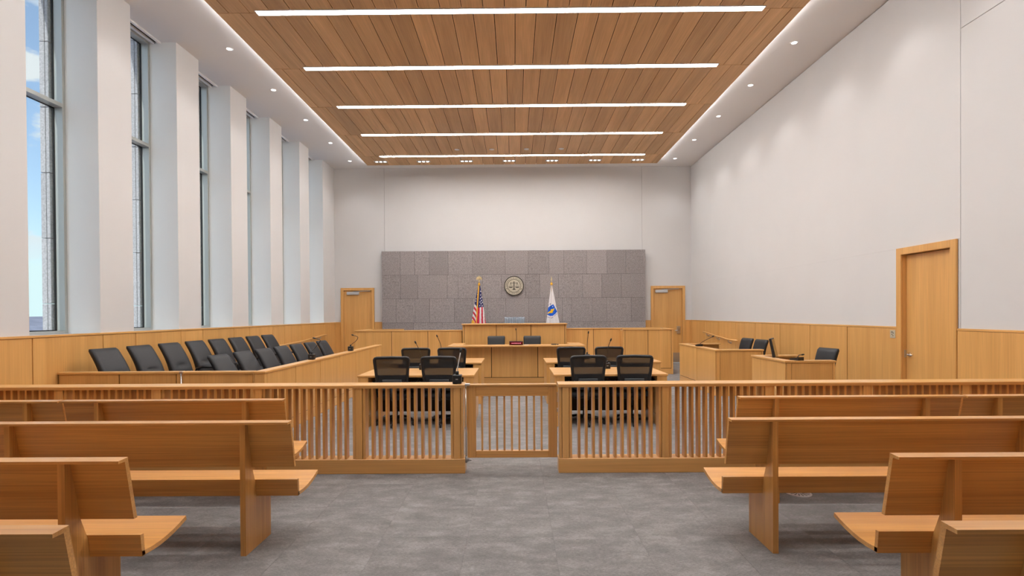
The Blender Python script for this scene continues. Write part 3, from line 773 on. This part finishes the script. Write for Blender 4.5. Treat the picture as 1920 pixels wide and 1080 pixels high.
proto = task_chair('black mesh-back chair at the front left table, left one', (-1.735, 7.93, 0), R(2), 'mesh-back chairs at the counsel tables')
for lab, x, y, rz in (('black mesh-back chair at the front left table, right one beside the gate post', -1.055, 7.93, -2),
                      ('black mesh-back chair at the rear left table, left one', -1.745, 9.90, 1), ('black mesh-back chair at the rear left table, right one', -1.10, 9.90, -1),
                      ('black mesh-back chair at the front right table, left one by the gate', 1.005, 7.93, 3), ('black mesh-back chair at the front right table, right one', 1.685, 7.93, -3),
                      ('black mesh-back chair at the rear right table, left one', .975, 9.90, 2), ('black mesh-back chair at the rear right table, right one', 1.635, 9.90, 3)):
    dup(proto, (x, y, 0), R(rz), lab)
zt = .7375
mic('tall gooseneck microphone on the front left counsel table', (-1.44, 8.48, zt), [(-.0, 0, .16), (-.03, -.02, .28), (-.085, -.06, .41)], 0, 'block')
mic('tall gooseneck microphone on the rear left counsel table', (-1.40, 10.42, zt), [(.0, 0, .16), (-.02, -.02, .30), (-.07, -.05, .43)], 0, 'block')
mic('tall gooseneck microphone on the front right counsel table', (1.43, 8.48, zt), [(.0, 0, .16), (.005, -.02, .30), (.045, -.05, .43)], 0, 'block')
mic('tall straight gooseneck microphone on the rear right counsel table', (1.37, 10.36, zt), [(.0, 0, .18), (.005, -.01, .34), (.02, -.03, .48)], 0, 'block')
mic('black microphone with silver neck standing on the railing by the gate', (-.585, 5.52, .8945), [(0, .01, .13), (.01, .03, .20), (.028, .06, .31)], 0, 'block', silver=True)

# ================================================================== JURY BOX
XJ, YJ0, YJ1 = -3.158, 6.865, 12.87
t = thing('jury_box', 'long oak jury box enclosure along the window wall', 'jury box', (XJ, YJ0, 0))
def J(name, mat, x0, x1, y0, y1, z0, z1, c=.003, parent=None): return bx(name, mat, parent or t, x0 - XJ, x1 - XJ, y0 - YJ0, y1 - YJ0, z0, z1, c)
J('carcass', DARK, XJ - .10, XJ - .014, YJ0 + .02, YJ1 - .01, 0, .862, 0)
J('corner_post', OAK['z'], XJ - .13, XJ, YJ0, YJ0 + .06, .155, .863)
ys = [YJ0 + .06, 7.843, 8.838, 9.836, 10.831, 11.871, YJ1]
for a, b in zip(ys, ys[1:]): J('panel', OAK['z'], XJ - .014, XJ, a + .006, b - .006, .155, .863)
J('plinth', OAK['y'], XJ - .012, XJ - .002, YJ0, YJ1, 0, .149)
J('end_panel', OAK['z'], XJ - .11, XJ - .002, YJ1 - .012, YJ1, 0, .863)
J('cap', OAK['y'], XJ - .135, XJ + .012, YJ0 - .012, YJ1 + .01, .863, .892, .004)
J('inner_panel', OAK['z'], XJ - .112, XJ - .10, YJ0 + .06, YJ1 - .012, 0, .863)
xs = [-5.77, -5.0, -4.275]
J('carcass', DARK, -5.77, -4.23, YJ0 + .014, YJ0 + .09, 0, .862, 0)
for a, b in zip(xs, xs[1:]): J('panel', OAK['z'], a + .006, b - .006, YJ0, YJ0 + .014, .155, .863)
J('post', OAK['z'], -4.270, -4.228, YJ0 - .002, YJ0 + .09, 0, .863)
J('plinth', OAK['x'], -5.77, -4.275, YJ0 + .002, YJ0 + .014, 0, .149)
J('cap', OAK['x'], -5.775, -4.222, YJ0 - .012, YJ0 + .11, .863, .892, .004)
g = J('gate', OAK['z'], -4.195, -3.312, YJ0 + .004, YJ0 + .06, .10, .863)
J('gate_cap', OAK['x'], -4.20, -3.305, YJ0 - .012, YJ0 + .10, .8635, .892, .004, g)
bm = MB(); bm.box(-4.232 - XJ, -4.186 - XJ, -.016, .01, .868, .896, .004).cyl((-4.209 - XJ, -.006, .12), 'z', .009, .75, 10); bm.build('hinge', STEEL, g)
J('latch_post', OAK['z'], -3.305, XJ - .134, YJ0, YJ0 + .07, 0, .862)
J('inner_plinth', DARK, XJ - .13, XJ - .113, YJ0 + .1, YJ1 - .02, 0, .10)
bx('jury_platform', CARPET, fl, -5.77, -4.66, 7.1, 12.8, .0005, .13, .004)
def jc(i, row):
    y = 7.24 + .687 * i if row else 7.75 + .692 * i
    th = R(83); lx, ly = math.sin(th), -math.cos(th)          # facing direction
    X = -5.47 if row else -4.22
    # top of the back sits .39 behind the pedestal
    return (X + .42 * lx, y + .42 * ly, .131 if row else .001), th - math.pi
back = [jc(i, 1) for i in range(8)]; front = [jc(i, 0) for i in range(7)]
pj = jury_chair('black upholstered jury chair, back row by the windows, nearest the camera', *back[0])
for i in range(1, 8): dup(pj, back[i][0], back[i][1] , 'black upholstered jury chair, back row by the windows, %s from the camera' % ORD[i] if i < 7 else 'black upholstered jury chair, back row by the windows, farthest from the camera')
for i in range(7): dup(pj, front[i][0], front[i][1], 'black upholstered jury chair, front row, ' + ('nearest the camera' if i == 0 else 'farthest from the camera' if i == 6 else '%s from the camera' % ORD[i]))
mic('gooseneck microphone on the jury box cap, nearer the camera', (XJ - .06, 8.63, .8925), [(.0, 0, .13), (.05, .05, .20), (.13, .02, .30), (.06, -.0, .335)])
mic('gooseneck microphone on the jury box cap, farther from the camera', (XJ - .06, 10.68, .8925), [(.02, 0, .13), (.11, .0, .20), (.14, .0, .27), (.06, -.0, .305)])
def handrail(label, pts, wall_x, brs):
    t = thing('handrail', label, 'handrail', (wall_x, pts[0][1], 0))
    P = [(x - wall_x, y - pts[0][1], z) for x, y, z in pts]
    MB().tube(P, .021, 10).build('rail', OAK['y'], t)
    for x, y, z in brs:
        x -= wall_x; y -= pts[0][1]; s = 1 if x > 0 else -1
        MB().tube([(0.0, y, z - .085), (x * .6, y, z - .085), (x, y, z - .06), (x, y, z - .018)], .012, 8).cyl((0, y, z - .085), 'x', .032, s * .012, 14).build('bracket', STEEL, t)
handrail('sloping oak handrail on the left wall beyond the jury chairs', [(-5.70, 12.35, .86), (-5.70, 13.3, .865), (-5.70, 14.6, .90), (-5.70, 16.2, 1.0), (-5.70, 16.5, 1.0)], XL + .0125, [(-5.70, 12.9, .862), (-5.70, 14.5, .898), (-5.70, 16.0, .988)])
handrail('sloping oak handrail on steel brackets on the right wall', [(5.60, 13.75, .885), (5.60, 14.35, .888), (5.60, 15.3, .955), (5.60, 16.05, 1.02), (5.60, 16.25, 1.025)], XR - .0125, [(5.60, 14.35, .888), (5.60, 15.15, .945), (5.60, 15.98, 1.015)])

# ================================================================== CLERK DESK
t = thing('clerk_desk', 'wide oak clerk desk in front of the judge bench', 'desk', (0, 12.4, 0))
def K(name, mat, x0, x1, y0, y1, z0, z1, c=.003, parent=None): return bx(name, mat, parent or t, x0, x1, y0 - 12.4, y1 - 12.4, z0, z1, c)
K('carcass', DARK, -1.40, 1.42, 12.414, 12.50, 0, .86, 0)
for a, b in zip((-1.40, -.535, .52, 1.42), (-.535, .52, 1.42)): K('panel', OAK['z'], a + .007, b - .007, 12.40, 12.414, .158, .862)
K('plinth', OAK['x'], -1.40, 1.42, 12.403, 12.414, 0, .146)
K('counter', OAK['x'], -1.50, 1.565, 12.10, 12.62, .862, .892, .004)
for x0, x1 in ((-1.50, -1.20), (1.265, 1.565)):
    K('return_counter', OAK['y'], x0, x1, 12.621, 13.30, .862, .892, .004)
    s = x0 + .08 if x0 < 0 else x1 - .10
    K('return_panel', OAK['z'], s, s + .02, 12.50, 13.30, 0, .8615)
K('worktop', OAK['x'], -1.39, 1.41, 12.63, 13.15, .70, .73)
ck = office_chair('clerk_chair', 'black chair behind the clerk desk, left one', (-.46, 13.25, 0), R(180), LEATHER, .44, 1.05, 'chairs behind the clerk desk')
dup(ck, (.42, 13.25, 0), R(178), 'black chair behind the clerk desk, right one beside the red display')
t = thing('digital_display', 'small black display with a red row of dashes on the clerk desk', 'display', (.03, 12.30, .8925))
bx('case', BLACK, t, -.155, .155, 0, .06, 0, .09, .006); bx('window', REDBOX, t, -.148, .148, -.002, .001, .008, .082, .001)
for k in range(6): bx('segment', RED, t, -.105 + .037 * k, -.078 + .037 * k, -.0035, -.001, .039, .048, .001)
mic('thin gooseneck microphone standing behind the red display', (.04, 12.52, .8925), [(.0, 0, .15), (0, 0, .26), (-.01, -.02, .335)], 0, 'flat')
t = thing('card_holder', 'small black holder lying on the right of the clerk desk', 'holder', (.90, 12.35, .8925))
bx('tray', BLACK, t, -.075, .04, 0, .09, 0, .02, .004); bx('lid', BLACK, t, .048, .09, 0, .09, 0, .016, .004)
t = thing('pen', 'small white pen lying on the clerk desk beside the display', 'pen', (.26, 12.25, .8975))
MB().tube([(-.05, 0, 0), (.04, .01, 0), (.055, .0115, 0)], [.005, .005, .002], 8).build('barrel', CEIL, t); MB().tube([(-.075, -.003, 0), (-.052, 0, 0)], .0052, 8).build('cap', GREY, t)

# ================================================================== JUDGE BENCH AND WINGS
t = thing('judge_bench', 'raised oak judge bench in the centre before the stone wall', 'bench', (0, 14.05, 0))
def B(name, mat, x0, x1, y0, y1, z0, z1, c=.003): return bx(name, mat, t, x0, x1, y0 - 14.05, y1 - 14.05, z0, z1, c)
B('carcass', DARK, -1.31, 1.29, 14.064, 14.24, 0, 1.318, 0)
for a, b in zip((-1.30, -.475, .416, 1.285), (-.475, .416, 1.285)): B('panel', OAK['z'], a + .006, b - .006, 14.05, 14.064, .158, 1.318)
for x0 in (-1.345, 1.288): B('end_post', OAK['z'], x0, x0 + .042, 14.046, 15.2, 0, 1.318)
B('plinth', OAK['x'], -1.30, 1.285, 14.053, 14.064, 0, .147)
B('counter', OAK['x'], -1.365, 1.35, 13.99, 14.75, 1.319, 1.348, .004)
B('worktop', OAK['x'], -1.30, 1.285, 14.76, 15.15, 1.06, 1.09)
B('platform', CARPET, -1.30, 1.285, 14.25, 15.74, .0005, .40, .004)
office_chair('judge_chair', 'grey chair with folded upholstery behind the judge bench', (0, 15.42, .4005), R(180), GREYFAB, .585, 1.10, None, True)
# left wing
t = thing('bench_wing', 'oak wing panel wall left of the judge bench', 'partition', (0, 14.25, 0))
def V(name, mat, x0, x1, y0, y1, z0, z1, c=.003): return bx(name, mat, t, x0, x1, y0 - 14.25, y1 - 14.25, z0, z1, c)
V('carcass', DARK, -4.165, -1.36, 14.264, 14.33, 0, 1.155, 0)
for a, b in zip((-4.18, -3.222, -2.273, -1.375), (-3.222, -2.273, -1.375)): V('panel', OAK['z'], a + .006, b - .006, 14.25, 14.264, .158, 1.158)
V('plinth', OAK['x'], -4.18, -1.375, 14.253, 14.264, 0, .147)
V('side_panel', OAK['z'], -4.18, -4.10, 14.265, 15.56, 0, 1.158)
V('cap', OAK['x'], -4.20, -1.37, 14.235, 14.36, 1.158, 1.19, .004)
V('side_cap', OAK['y'], -4.20, -4.03, 14.361, 15.46, 1.158, 1.19, .004)
V('rear_cap', OAK['x'], -4.20, -3.16, 15.461, 15.60, 1.158, 1.19, .004)
V('rear_panel', OAK['z'], -4.18, -3.18, 15.562, 15.58, 0, 1.157)
# right wing
t = thing('bench_wing', 'oak wing panel wall right of the judge bench, with a stepped front', 'partition', (0, 14.25, 0))
V('carcass', DARK, 1.34, 2.80, 14.664, 14.74, 0, 1.175, 0); V('carcass', DARK, 2.86, 4.10, 14.264, 14.33, 0, 1.155, 0)
for a, b in zip((1.335, 2.11, 2.85), (2.11, 2.85)): V('panel', OAK['z'], a + .006, b - .006, 14.65, 14.664, .158, 1.175)
V('plinth', OAK['x'], 1.335, 2.85, 14.653, 14.664, 0, .147)
V('cap', OAK['x'], 1.335, 3.90, 14.63, 14.80, 1.176, 1.205, .004)
V('end_post', OAK['z'], 2.825, 2.868, 14.25, 14.648, 0, 1.158); V('end_post', OAK['z'], 4.083, 4.125, 14.25, 15.5, 0, 1.158)
for a, b in zip((2.870, 3.473, 4.081), (3.473, 4.081)): V('panel', OAK['z'], a + .006, b - .006, 14.255, 14.266, .158, 1.155)
V('plinth', OAK['x'], 2.870, 4.081, 14.258, 14.266, 0, .147)
V('cap', OAK['x'], 2.82, 4.135, 14.235, 14.36, 1.159, 1.187, .004); V('side_cap', OAK['y'], 4.02, 4.135, 14.361, 15.5, 1.159, 1.187, .004)
m = MB()
for z in (.35, .86): m.cyl((4.125, .45, z), 'x', .022, .03, 12)
m.build('hinge', BRASS, t)

# ================================================================== WITNESS BOXES ON THE RIGHT
def side_box(label, x, x1, y0, y1, seams, front_seams=()):
    t = thing('witness_box', label, 'witness box', (x, y0, 0), 0, 'oak witness boxes on the right')
    def Q(name, mat, a0, a1, b0, b1, z0, z1, c=.003): return bx(name, mat, t, a0 - x, a1 - x, b0 - y0, b1 - y0, z0, z1, c)
    Q('carcass', DARK, x + .014, x + .09, y0 + .02, y1 - .02, 0, .855, 0); Q('carcass', DARK, x + .09, x1 - .03, y0 + .014, y0 + .09, 0, .855, 0)
    s = [y0] + list(seams) + [y1]
    for a, b in zip(s, s[1:]): Q('panel', OAK['z'], x, x + .014, a + .008, b - .008, .158, .858)
    Q('plinth', OAK['y'], x + .003, x + .014, y0 + .003, y1, 0, .147)
    Q('corner_post', OAK['z'], x + .016, x + .085, y0 - .001, y0 + .0135, 0, .858)
    Q('front_panel', OAK['z'], x + .09, x1 - .045, y0 + .003, y0 + .014, 0, .858)
    Q('end_post', OAK['z'], x1 - .04, x1 - .008, y0 + .002, y0 + .11, 0, .858)
    Q('rear_panel', OAK['z'], x + .02, x1 - .02, y1 - .03, y1 - .003, 0, .858)
    Q('side_cap', OAK['y'], x - .012, x + .13, y0 - .012, y1 + .01, .858, .888, .004)
    Q('front_cap', OAK['x'], x + .131, x1, y0 - .012, y0 + .13, .858, .888, .004)
    Q('rear_cap', OAK['x'], x + .131, x1, y1 - .12, y1 + .01, .858, .888, .004)
    Q('desk', OAK['y'], x + .10, x + .45, y0 + .12, y1 - .14, .69, .72)
    return t
side_box('long oak witness box on the right, farther from the camera with two chairs', 3.825, 4.745, 10.43, 12.70, (11.51,))
side_box('short oak witness box on the right, nearer the camera with a monitor', 3.925, 4.655, 7.94, 9.068, ())
wc = office_chair('witness_chair', 'black chair behind the long witness box, left one', (4.90, 12.20, 0), R(100), LEATHER, .42, 1.02, 'black chairs at the witness boxes')
dup(wc, (4.90, 11.50, 0), R(100), 'black chair behind the long witness box, right one')
dup(wc, (4.66, 8.62, 0), R(102), 'black chair behind the short witness box with the monitor')
mic('flat-based microphone leaning right on the long witness box', (3.89, 11.55, .8885), [(.03, -.03, .07), (.10, -.06, .12), (.24, -.10, .20)], R(0), 'flat')
mic('flat-based microphone on the short witness box beside the monitor', (4.13, 8.02, .8885), [(.03, .0, .06), (.06, .02, .07), (.12, .02, .075)], R(20), 'flat')
t = thing('monitor', 'black flat monitor seen edge-on at the short witness box', 'monitor', (4.14, 8.70, .7205), R(-30))
m = MB(); m.prism([(-.012, .12), (.028, .115), (-.04, .46), (-.075, .455)], 'y', -.22, .22); m.build('case', BLACK, t)
m = MB(); m.prism([(.030, .135), (.0305, .135), (-.035, .445), (-.0355, .445)], 'y', -.205, .205); m.build('screen', SCREEN, t)
m = MB(); m.box(-.09, .09, -.11, .11, 0, .012, .004); m.tube([(-.02, 0, .01), (-.03, 0, .22)], .02, 8); m.build('stand', BLACK, t)

# ================================================================== SEAL
t = thing('court_seal', 'round bronze court seal with scales of justice on the stone wall', 'seal', (-.015, 17.392, 2.492))
def disc(r0, r1, y0, y1, n=64):
    m = MB(); P = lambda r, y: [(r * math.cos(2 * math.pi * k / n), y, r * math.sin(2 * math.pi * k / n)) for k in range(n)]
    if r0 <= 0: return m.loft([P(r1, y1), P(r1, y0)], True, False)
    rings = [P(r0, y1), P(r0, y0), P(r1, y0), P(r1, y1), P(r0, y1)]; return m.loft(rings, False, False)
disc(0, .300, -.03, .003).build('disc', BRONZE, t)
disc(.300, .313, -.034, .003).build('rim', SEALDK, t)
disc(.200, .214, -.033, -.029).build('ring', SEALDK, t); disc(.286, .300, -.032, -.029).build('ring', SEALDK, t)
m = MB(); y0, y1 = -.036, -.029
m.prism([(-.014, -.10), (.014, -.10), (.012, .12), (-.012, .12)], 'y', y0, y1)
m.prism([(-.055, -.125), (.055, -.125), (.055, -.115), (.018, -.09), (-.018, -.09), (-.055, -.115)], 'y', y0, y1)
m.prism([(-.11, .085), (.11, .085), (.11, .097), (-.11, .097)], 'y', y0, y1)
m.prism([(-.018, .115), (.018, .115), (.012, .135), (-.012, .135)], 'y', y0, y1)
for s in (-1, 1):
    c = s * .103
    m.prism([(c - .012, .078), (c + .012, .078), (c + .012, .104), (c - .012, .104)], 'y', y0, y1)
    m.prism([(c - .068, -.032), (c + .068, -.032), (c + .055, -.052), (c + .03, -.062), (c - .03, -.062), (c - .055, -.052)], 'y', y0, y1)
    for e in (-1, 0, 1): m.prism([(c - .003, .08), (c + .003, .08), (c + e * .058 + .003, -.034), (c + e * .058 - .003, -.034)], 'y', y0, y1)
m.build('scales', SEALDK, t)
def arc_text(txt, r, a0, a1, size, inward):
    """letters along an arc, joined into one part"""
    m = MB(); n = len(txt)
    for i, chh in enumerate(txt):
        if chh == ' ': continue
        cu = bpy.data.curves.new('letter', 'FONT'); cu.body = chh; cu.size = size; cu.extrude = .002; cu.align_x = 'CENTER'; cu.resolution_u = 2
        ob = bpy.data.objects.new('letter', cu); COL.objects.link(ob); bpy.context.view_layer.update()
        me = bpy.data.meshes.new_from_object(ob.evaluated_get(bpy.context.evaluated_depsgraph_get()))
        bpy.data.objects.remove(ob); bpy.data.curves.remove(cu)
        a = R(a0 + (a1 - a0) * i / (n - 1)); rot = a + (math.pi / 2 if inward else -math.pi / 2)
        ox, oz = r * math.cos(a), r * math.sin(a); cr, sr = math.cos(rot), math.sin(rot)
        m.add([(ox + v.co.x * cr - v.co.y * sr, -.031 - v.co.z, oz + v.co.x * sr + v.co.y * cr) for v in me.vertices], [tuple(p.vertices) for p in me.polygons])
        bpy.data.meshes.remove(me)
    m.build('lettering', SEALDK, t)
arc_text('COMMONWEALTH OF MASSACHUSETTS', .232, 186, -6, .046, False)
arc_text('THE TRIAL COURT', .262, 226, 314, .046, True)
m = MB()
for a, s in ((203, 1), (-23, -1)):
    q = R(a); P = Vector((.245 * math.cos(q), .245 * math.sin(q))); u = Vector((-math.sin(q), math.cos(q))); n_ = Vector((math.cos(q), math.sin(q)))
    pts = [P - u * .038, P - u * .01 + n_ * .012, P + u * .03, P - u * .01 - n_ * .012]
    m.prism([tuple(p) for p in pts], 'y', -.034, -.029)
m.build('leaf', SEALDK, t)

# ================================================================== FLAGS
def inpoly(x, y, P):
    r = False; j = len(P) - 1
    for i in range(len(P)):
        if (P[i][1] > y) != (P[j][1] > y) and x < (P[j][0] - P[i][0]) * (y - P[i][1]) / (P[j][1] - P[i][1]) + P[i][0]: r = not r
        j = i
    return r
FM = [plain('flag_white', (.80, .78, .80), .8), plain('flag_red', (.58, .02, .055), .8), plain('flag_navy', (.025, .03, .13), .8), GOLD, plain('flag_blue', (.0, .10, .62), .8), plain('flag_yellow', (.90, .56, .01), .8), plain('flag_mauve', (.36, .32, .45), .8)]
def drape(t, left, right, ztop, zbot, colour, nu, nv, folds, skew):
    """furled cloth hanging in a cone; colour(s, v) is the print, s across the front 0..1, v down 0..1"""
    m = MB(); V = []; ring = 2 * nu
    for j in range(nv + 1):
        v = j / nv; z = ztop + (zbot - ztop) * v
        xl, xr = left(v), right(v); hw = (xr - xl) / 2; xc = (xl + xr) / 2
        for i in range(ring):
            a = i / nu
            if a < 1: x = xl + (xr - xl) * a; d = -1
            else: x = xr - (xr - xl) * (a - 1); d = 1
            q = (x - xc) / max(hw, 1e-4)
            dep = hw * .45 * math.sqrt(max(0, 1 - q * q)) * d
            dep += (.030 * v + .004) * math.sin(q * folds + skew + .8 * v) * (1 - q ** 4) * (1 if d < 0 else .6)
            V.append((x, dep, z - .02 * v * (math.cos(q * folds * .5) if d < 0 else 0)))
    F = []; K_ = []
    for j in range(nv):
        for i in range(ring):
            F.append((j * ring + i, j * ring + (i + 1) % ring, (j + 1) * ring + (i + 1) % ring, (j + 1) * ring + i))
            s = (i + .5) / nu
            K_.append(colour(s if s < 1 else 2 - s, (j + .5) / nv, s < 1))
    m.add(V, F, True); m.mi = K_
    return m.build('cloth', FM, t)
U = 15.8 / 1024
def flag_pole(t, top, base_mat=BRASS):
    MB().cyl((0, .0, .03), 'z', .014, top - .03, 12).build('pole', plain('pole_wood', (.30, .15, .05), .35) if 'pole_wood' not in bpy.data.materials else bpy.data.materials['pole_wood'], t)
    MB().lathe([(.001, 0), (.15, 0), (.15, .02), (.06, .05), (.025, .07), (.022, .16), (.001, .16)], n=24).build('stand', base_mat, t)
# stars and stripes
t = thing('flag', 'red white and blue striped flag with stars and gold fringe, left of the seal', 'flag', (-1.035, 16.0, 0))
flag_pole(t, 2.56)
STARS = [(314, 352), (315, 418), (310, 480), (336, 458), (302, 543), (328, 518), (346, 552), (322, 578), (296, 606), (341, 615), (258, 368), (252, 410), (219, 488), (213, 530)]
def us(s, v, front):
    px = (268 - 176 * v) + s * (32 + 118 * v ** .85 + 176 * v)     # print laid out in the cloth's own grid
    x, y = px, 225 + 765 * v
    fr = 278 - 66 * v
    if not front: return 1 if int(s * 6) % 2 else 0
    if y > 870 and x < 118 + (y - 860) * .75 + 26 and x < fr: return 3
    if abs(x - fr) < 15 - 6 * v: return 3
    for a, b in STARS:
        if (x - a) ** 2 + (y - b) ** 2 < 95: return 0
    if x > fr:
        if y < 640: return 2
        k = (x - fr) / max(1, (390 + (y - 640) * .06 - fr + 12 * (y > 0)))
        return 1 if k < .30 else 0 if k < .52 else 1 if k < .70 else 0 if k < .86 else 1
    yy = y - (x - 190) * 1.25
    if yy < 580: return 2
    return (0, 1)[int((yy - 580) / 56) % 2]
us_l = lambda v: -.012 - .27 * v ** .85
us_r = lambda v: .016 + .20 * v ** .8
drape(t, us_l, us_r, 2.47, 1.05, lambda s, v, f: us(s, v * 1.14, f), 56, 150, 9.0, .6)
m = MB(); m.loft([[(.028 * e * math.cos(q), .028 * e * math.sin(q), z) for q in [2 * math.pi * k / 12 for k in range(12)]] for z, e in ((2.43, .7), (2.45, 1.2), (2.48, 1.3), (2.50, .9), (2.53, .4))]); m.build('cord_knot', GOLD, t)
m = MB()
m.lathe([(.001, 2.53), (.02, 2.54), (.012, 2.56), (.03, 2.585), (.001, 2.61)], n=14)
m.loft([[(e * math.cos(q), e * .8 * math.sin(q), z) for q in [2 * math.pi * k / 10 for k in range(10)]] for z, e in ((2.60, .008), (2.62, .024), (2.66, .026), (2.69, .015), (2.71, .014), (2.725, .004))])
m.build('finial', BRASS, t)
for s in (-1, 1):
    MB().prism([(s * .012, 2.67), (s * .03, 2.70), (s * .055, 2.69), (s * .078, 2.655), (s * .088, 2.60), (s * .07, 2.615), (s * .06, 2.59), (s * .045, 2.615), (s * .03, 2.61)], 'y', -.008, .008).build('eagle_wing', BRASS, t)
# white state flag
t = thing('flag', 'white flag with a blue shield and yellow figure, right of the seal', 'flag', (1.085, 16.0, 0))
flag_pole(t, 2.53)
SHIELD = [(276, 617), (362, 772), (318, 808), (258, 838), (190, 848), (148, 834), (152, 735), (170, 690), (225, 645)]
FIG = [(146, 818), (170, 778), (220, 745), (228, 712), (262, 712), (306, 694), (290, 730), (270, 752), (262, 778), (236, 786), (200, 792)]
STAR = [(264 + (13 if k % 2 == 0 else 6) * math.sin(k * math.pi / 5), 660 - (13 if k % 2 == 0 else 6) * math.cos(k * math.pi / 5)) for k in range(10)]
RIB = [[(196, 618), (214, 606), (236, 612), (232, 626), (206, 636)], [(176, 640), (190, 634), (192, 648), (178, 656)],
       [(322, 640), (338, 650), (352, 690), (346, 696), (334, 664)], [(146, 866), (200, 876), (196, 888), (146, 878)], [(206, 872), (236, 874), (270, 850), (276, 862), (244, 886), (210, 884)], [(286, 842), (322, 820), (348, 806), (356, 818), (330, 830), (292, 854)]]
def ma(s, v, front):
    if not front: return 0
    x = (238 - 115 * v) + s * (16 + 272 * v); y = 245 + 735 * v
    if inpoly(x, y, STAR): return 0
    if inpoly(x, y, FIG): return 5
    if inpoly(x, y, SHIELD): return 4
    if any(inpoly(x, y, p) for p in RIB): return 6
    return 0
drape(t, lambda v: -.014 - .186 * v, lambda v: .014 + .262 * v, 2.45, 1.05, lambda s, v, f: ma(s, v * 1.25, f), 64, 150, 6.0, 2.2)
m = MB(); m.loft([[(.032 * e * math.cos(q), .032 * e * math.sin(q), z) for q in [2 * math.pi * k / 12 for k in range(12)]] for z, e in ((2.43, .6), (2.45, 1.15), (2.49, 1.15), (2.51, .6))]); m.build('cord_knot', GOLD, t)
MB().lathe([(.001, 2.51), (.016, 2.52), (.010, 2.55), (.020, 2.59), (.012, 2.64), (.001, 2.70)], n=12).build('finial', BRASS, t)

# ================================================================== FLOOR DIFFUSER
t = thing('floor_diffuser', 'round pale floor air diffuser with radial slots under the right pew', 'vent', (2.483, 4.80, .0003))
MB().lathe([(.001, 0), (.108, 0), (.108, .003), (.098, .006), (.001, .006)], n=40).build('disc', plain('diffuser_grey', (.62, .58, .58), .6), t)
m = MB()
for k in range(16):
    a = 2 * math.pi * k / 16; c, s = math.cos(a), math.sin(a)
    p = [(.03, -.003), (.09, -.006 + .0), (.09, .004), (.03, .003)]
    m.prism([(u * c - w * s, u * s + w * c) for u, w in p], 'z', .0055, .0068)
m.build('slots', BLACK, t)
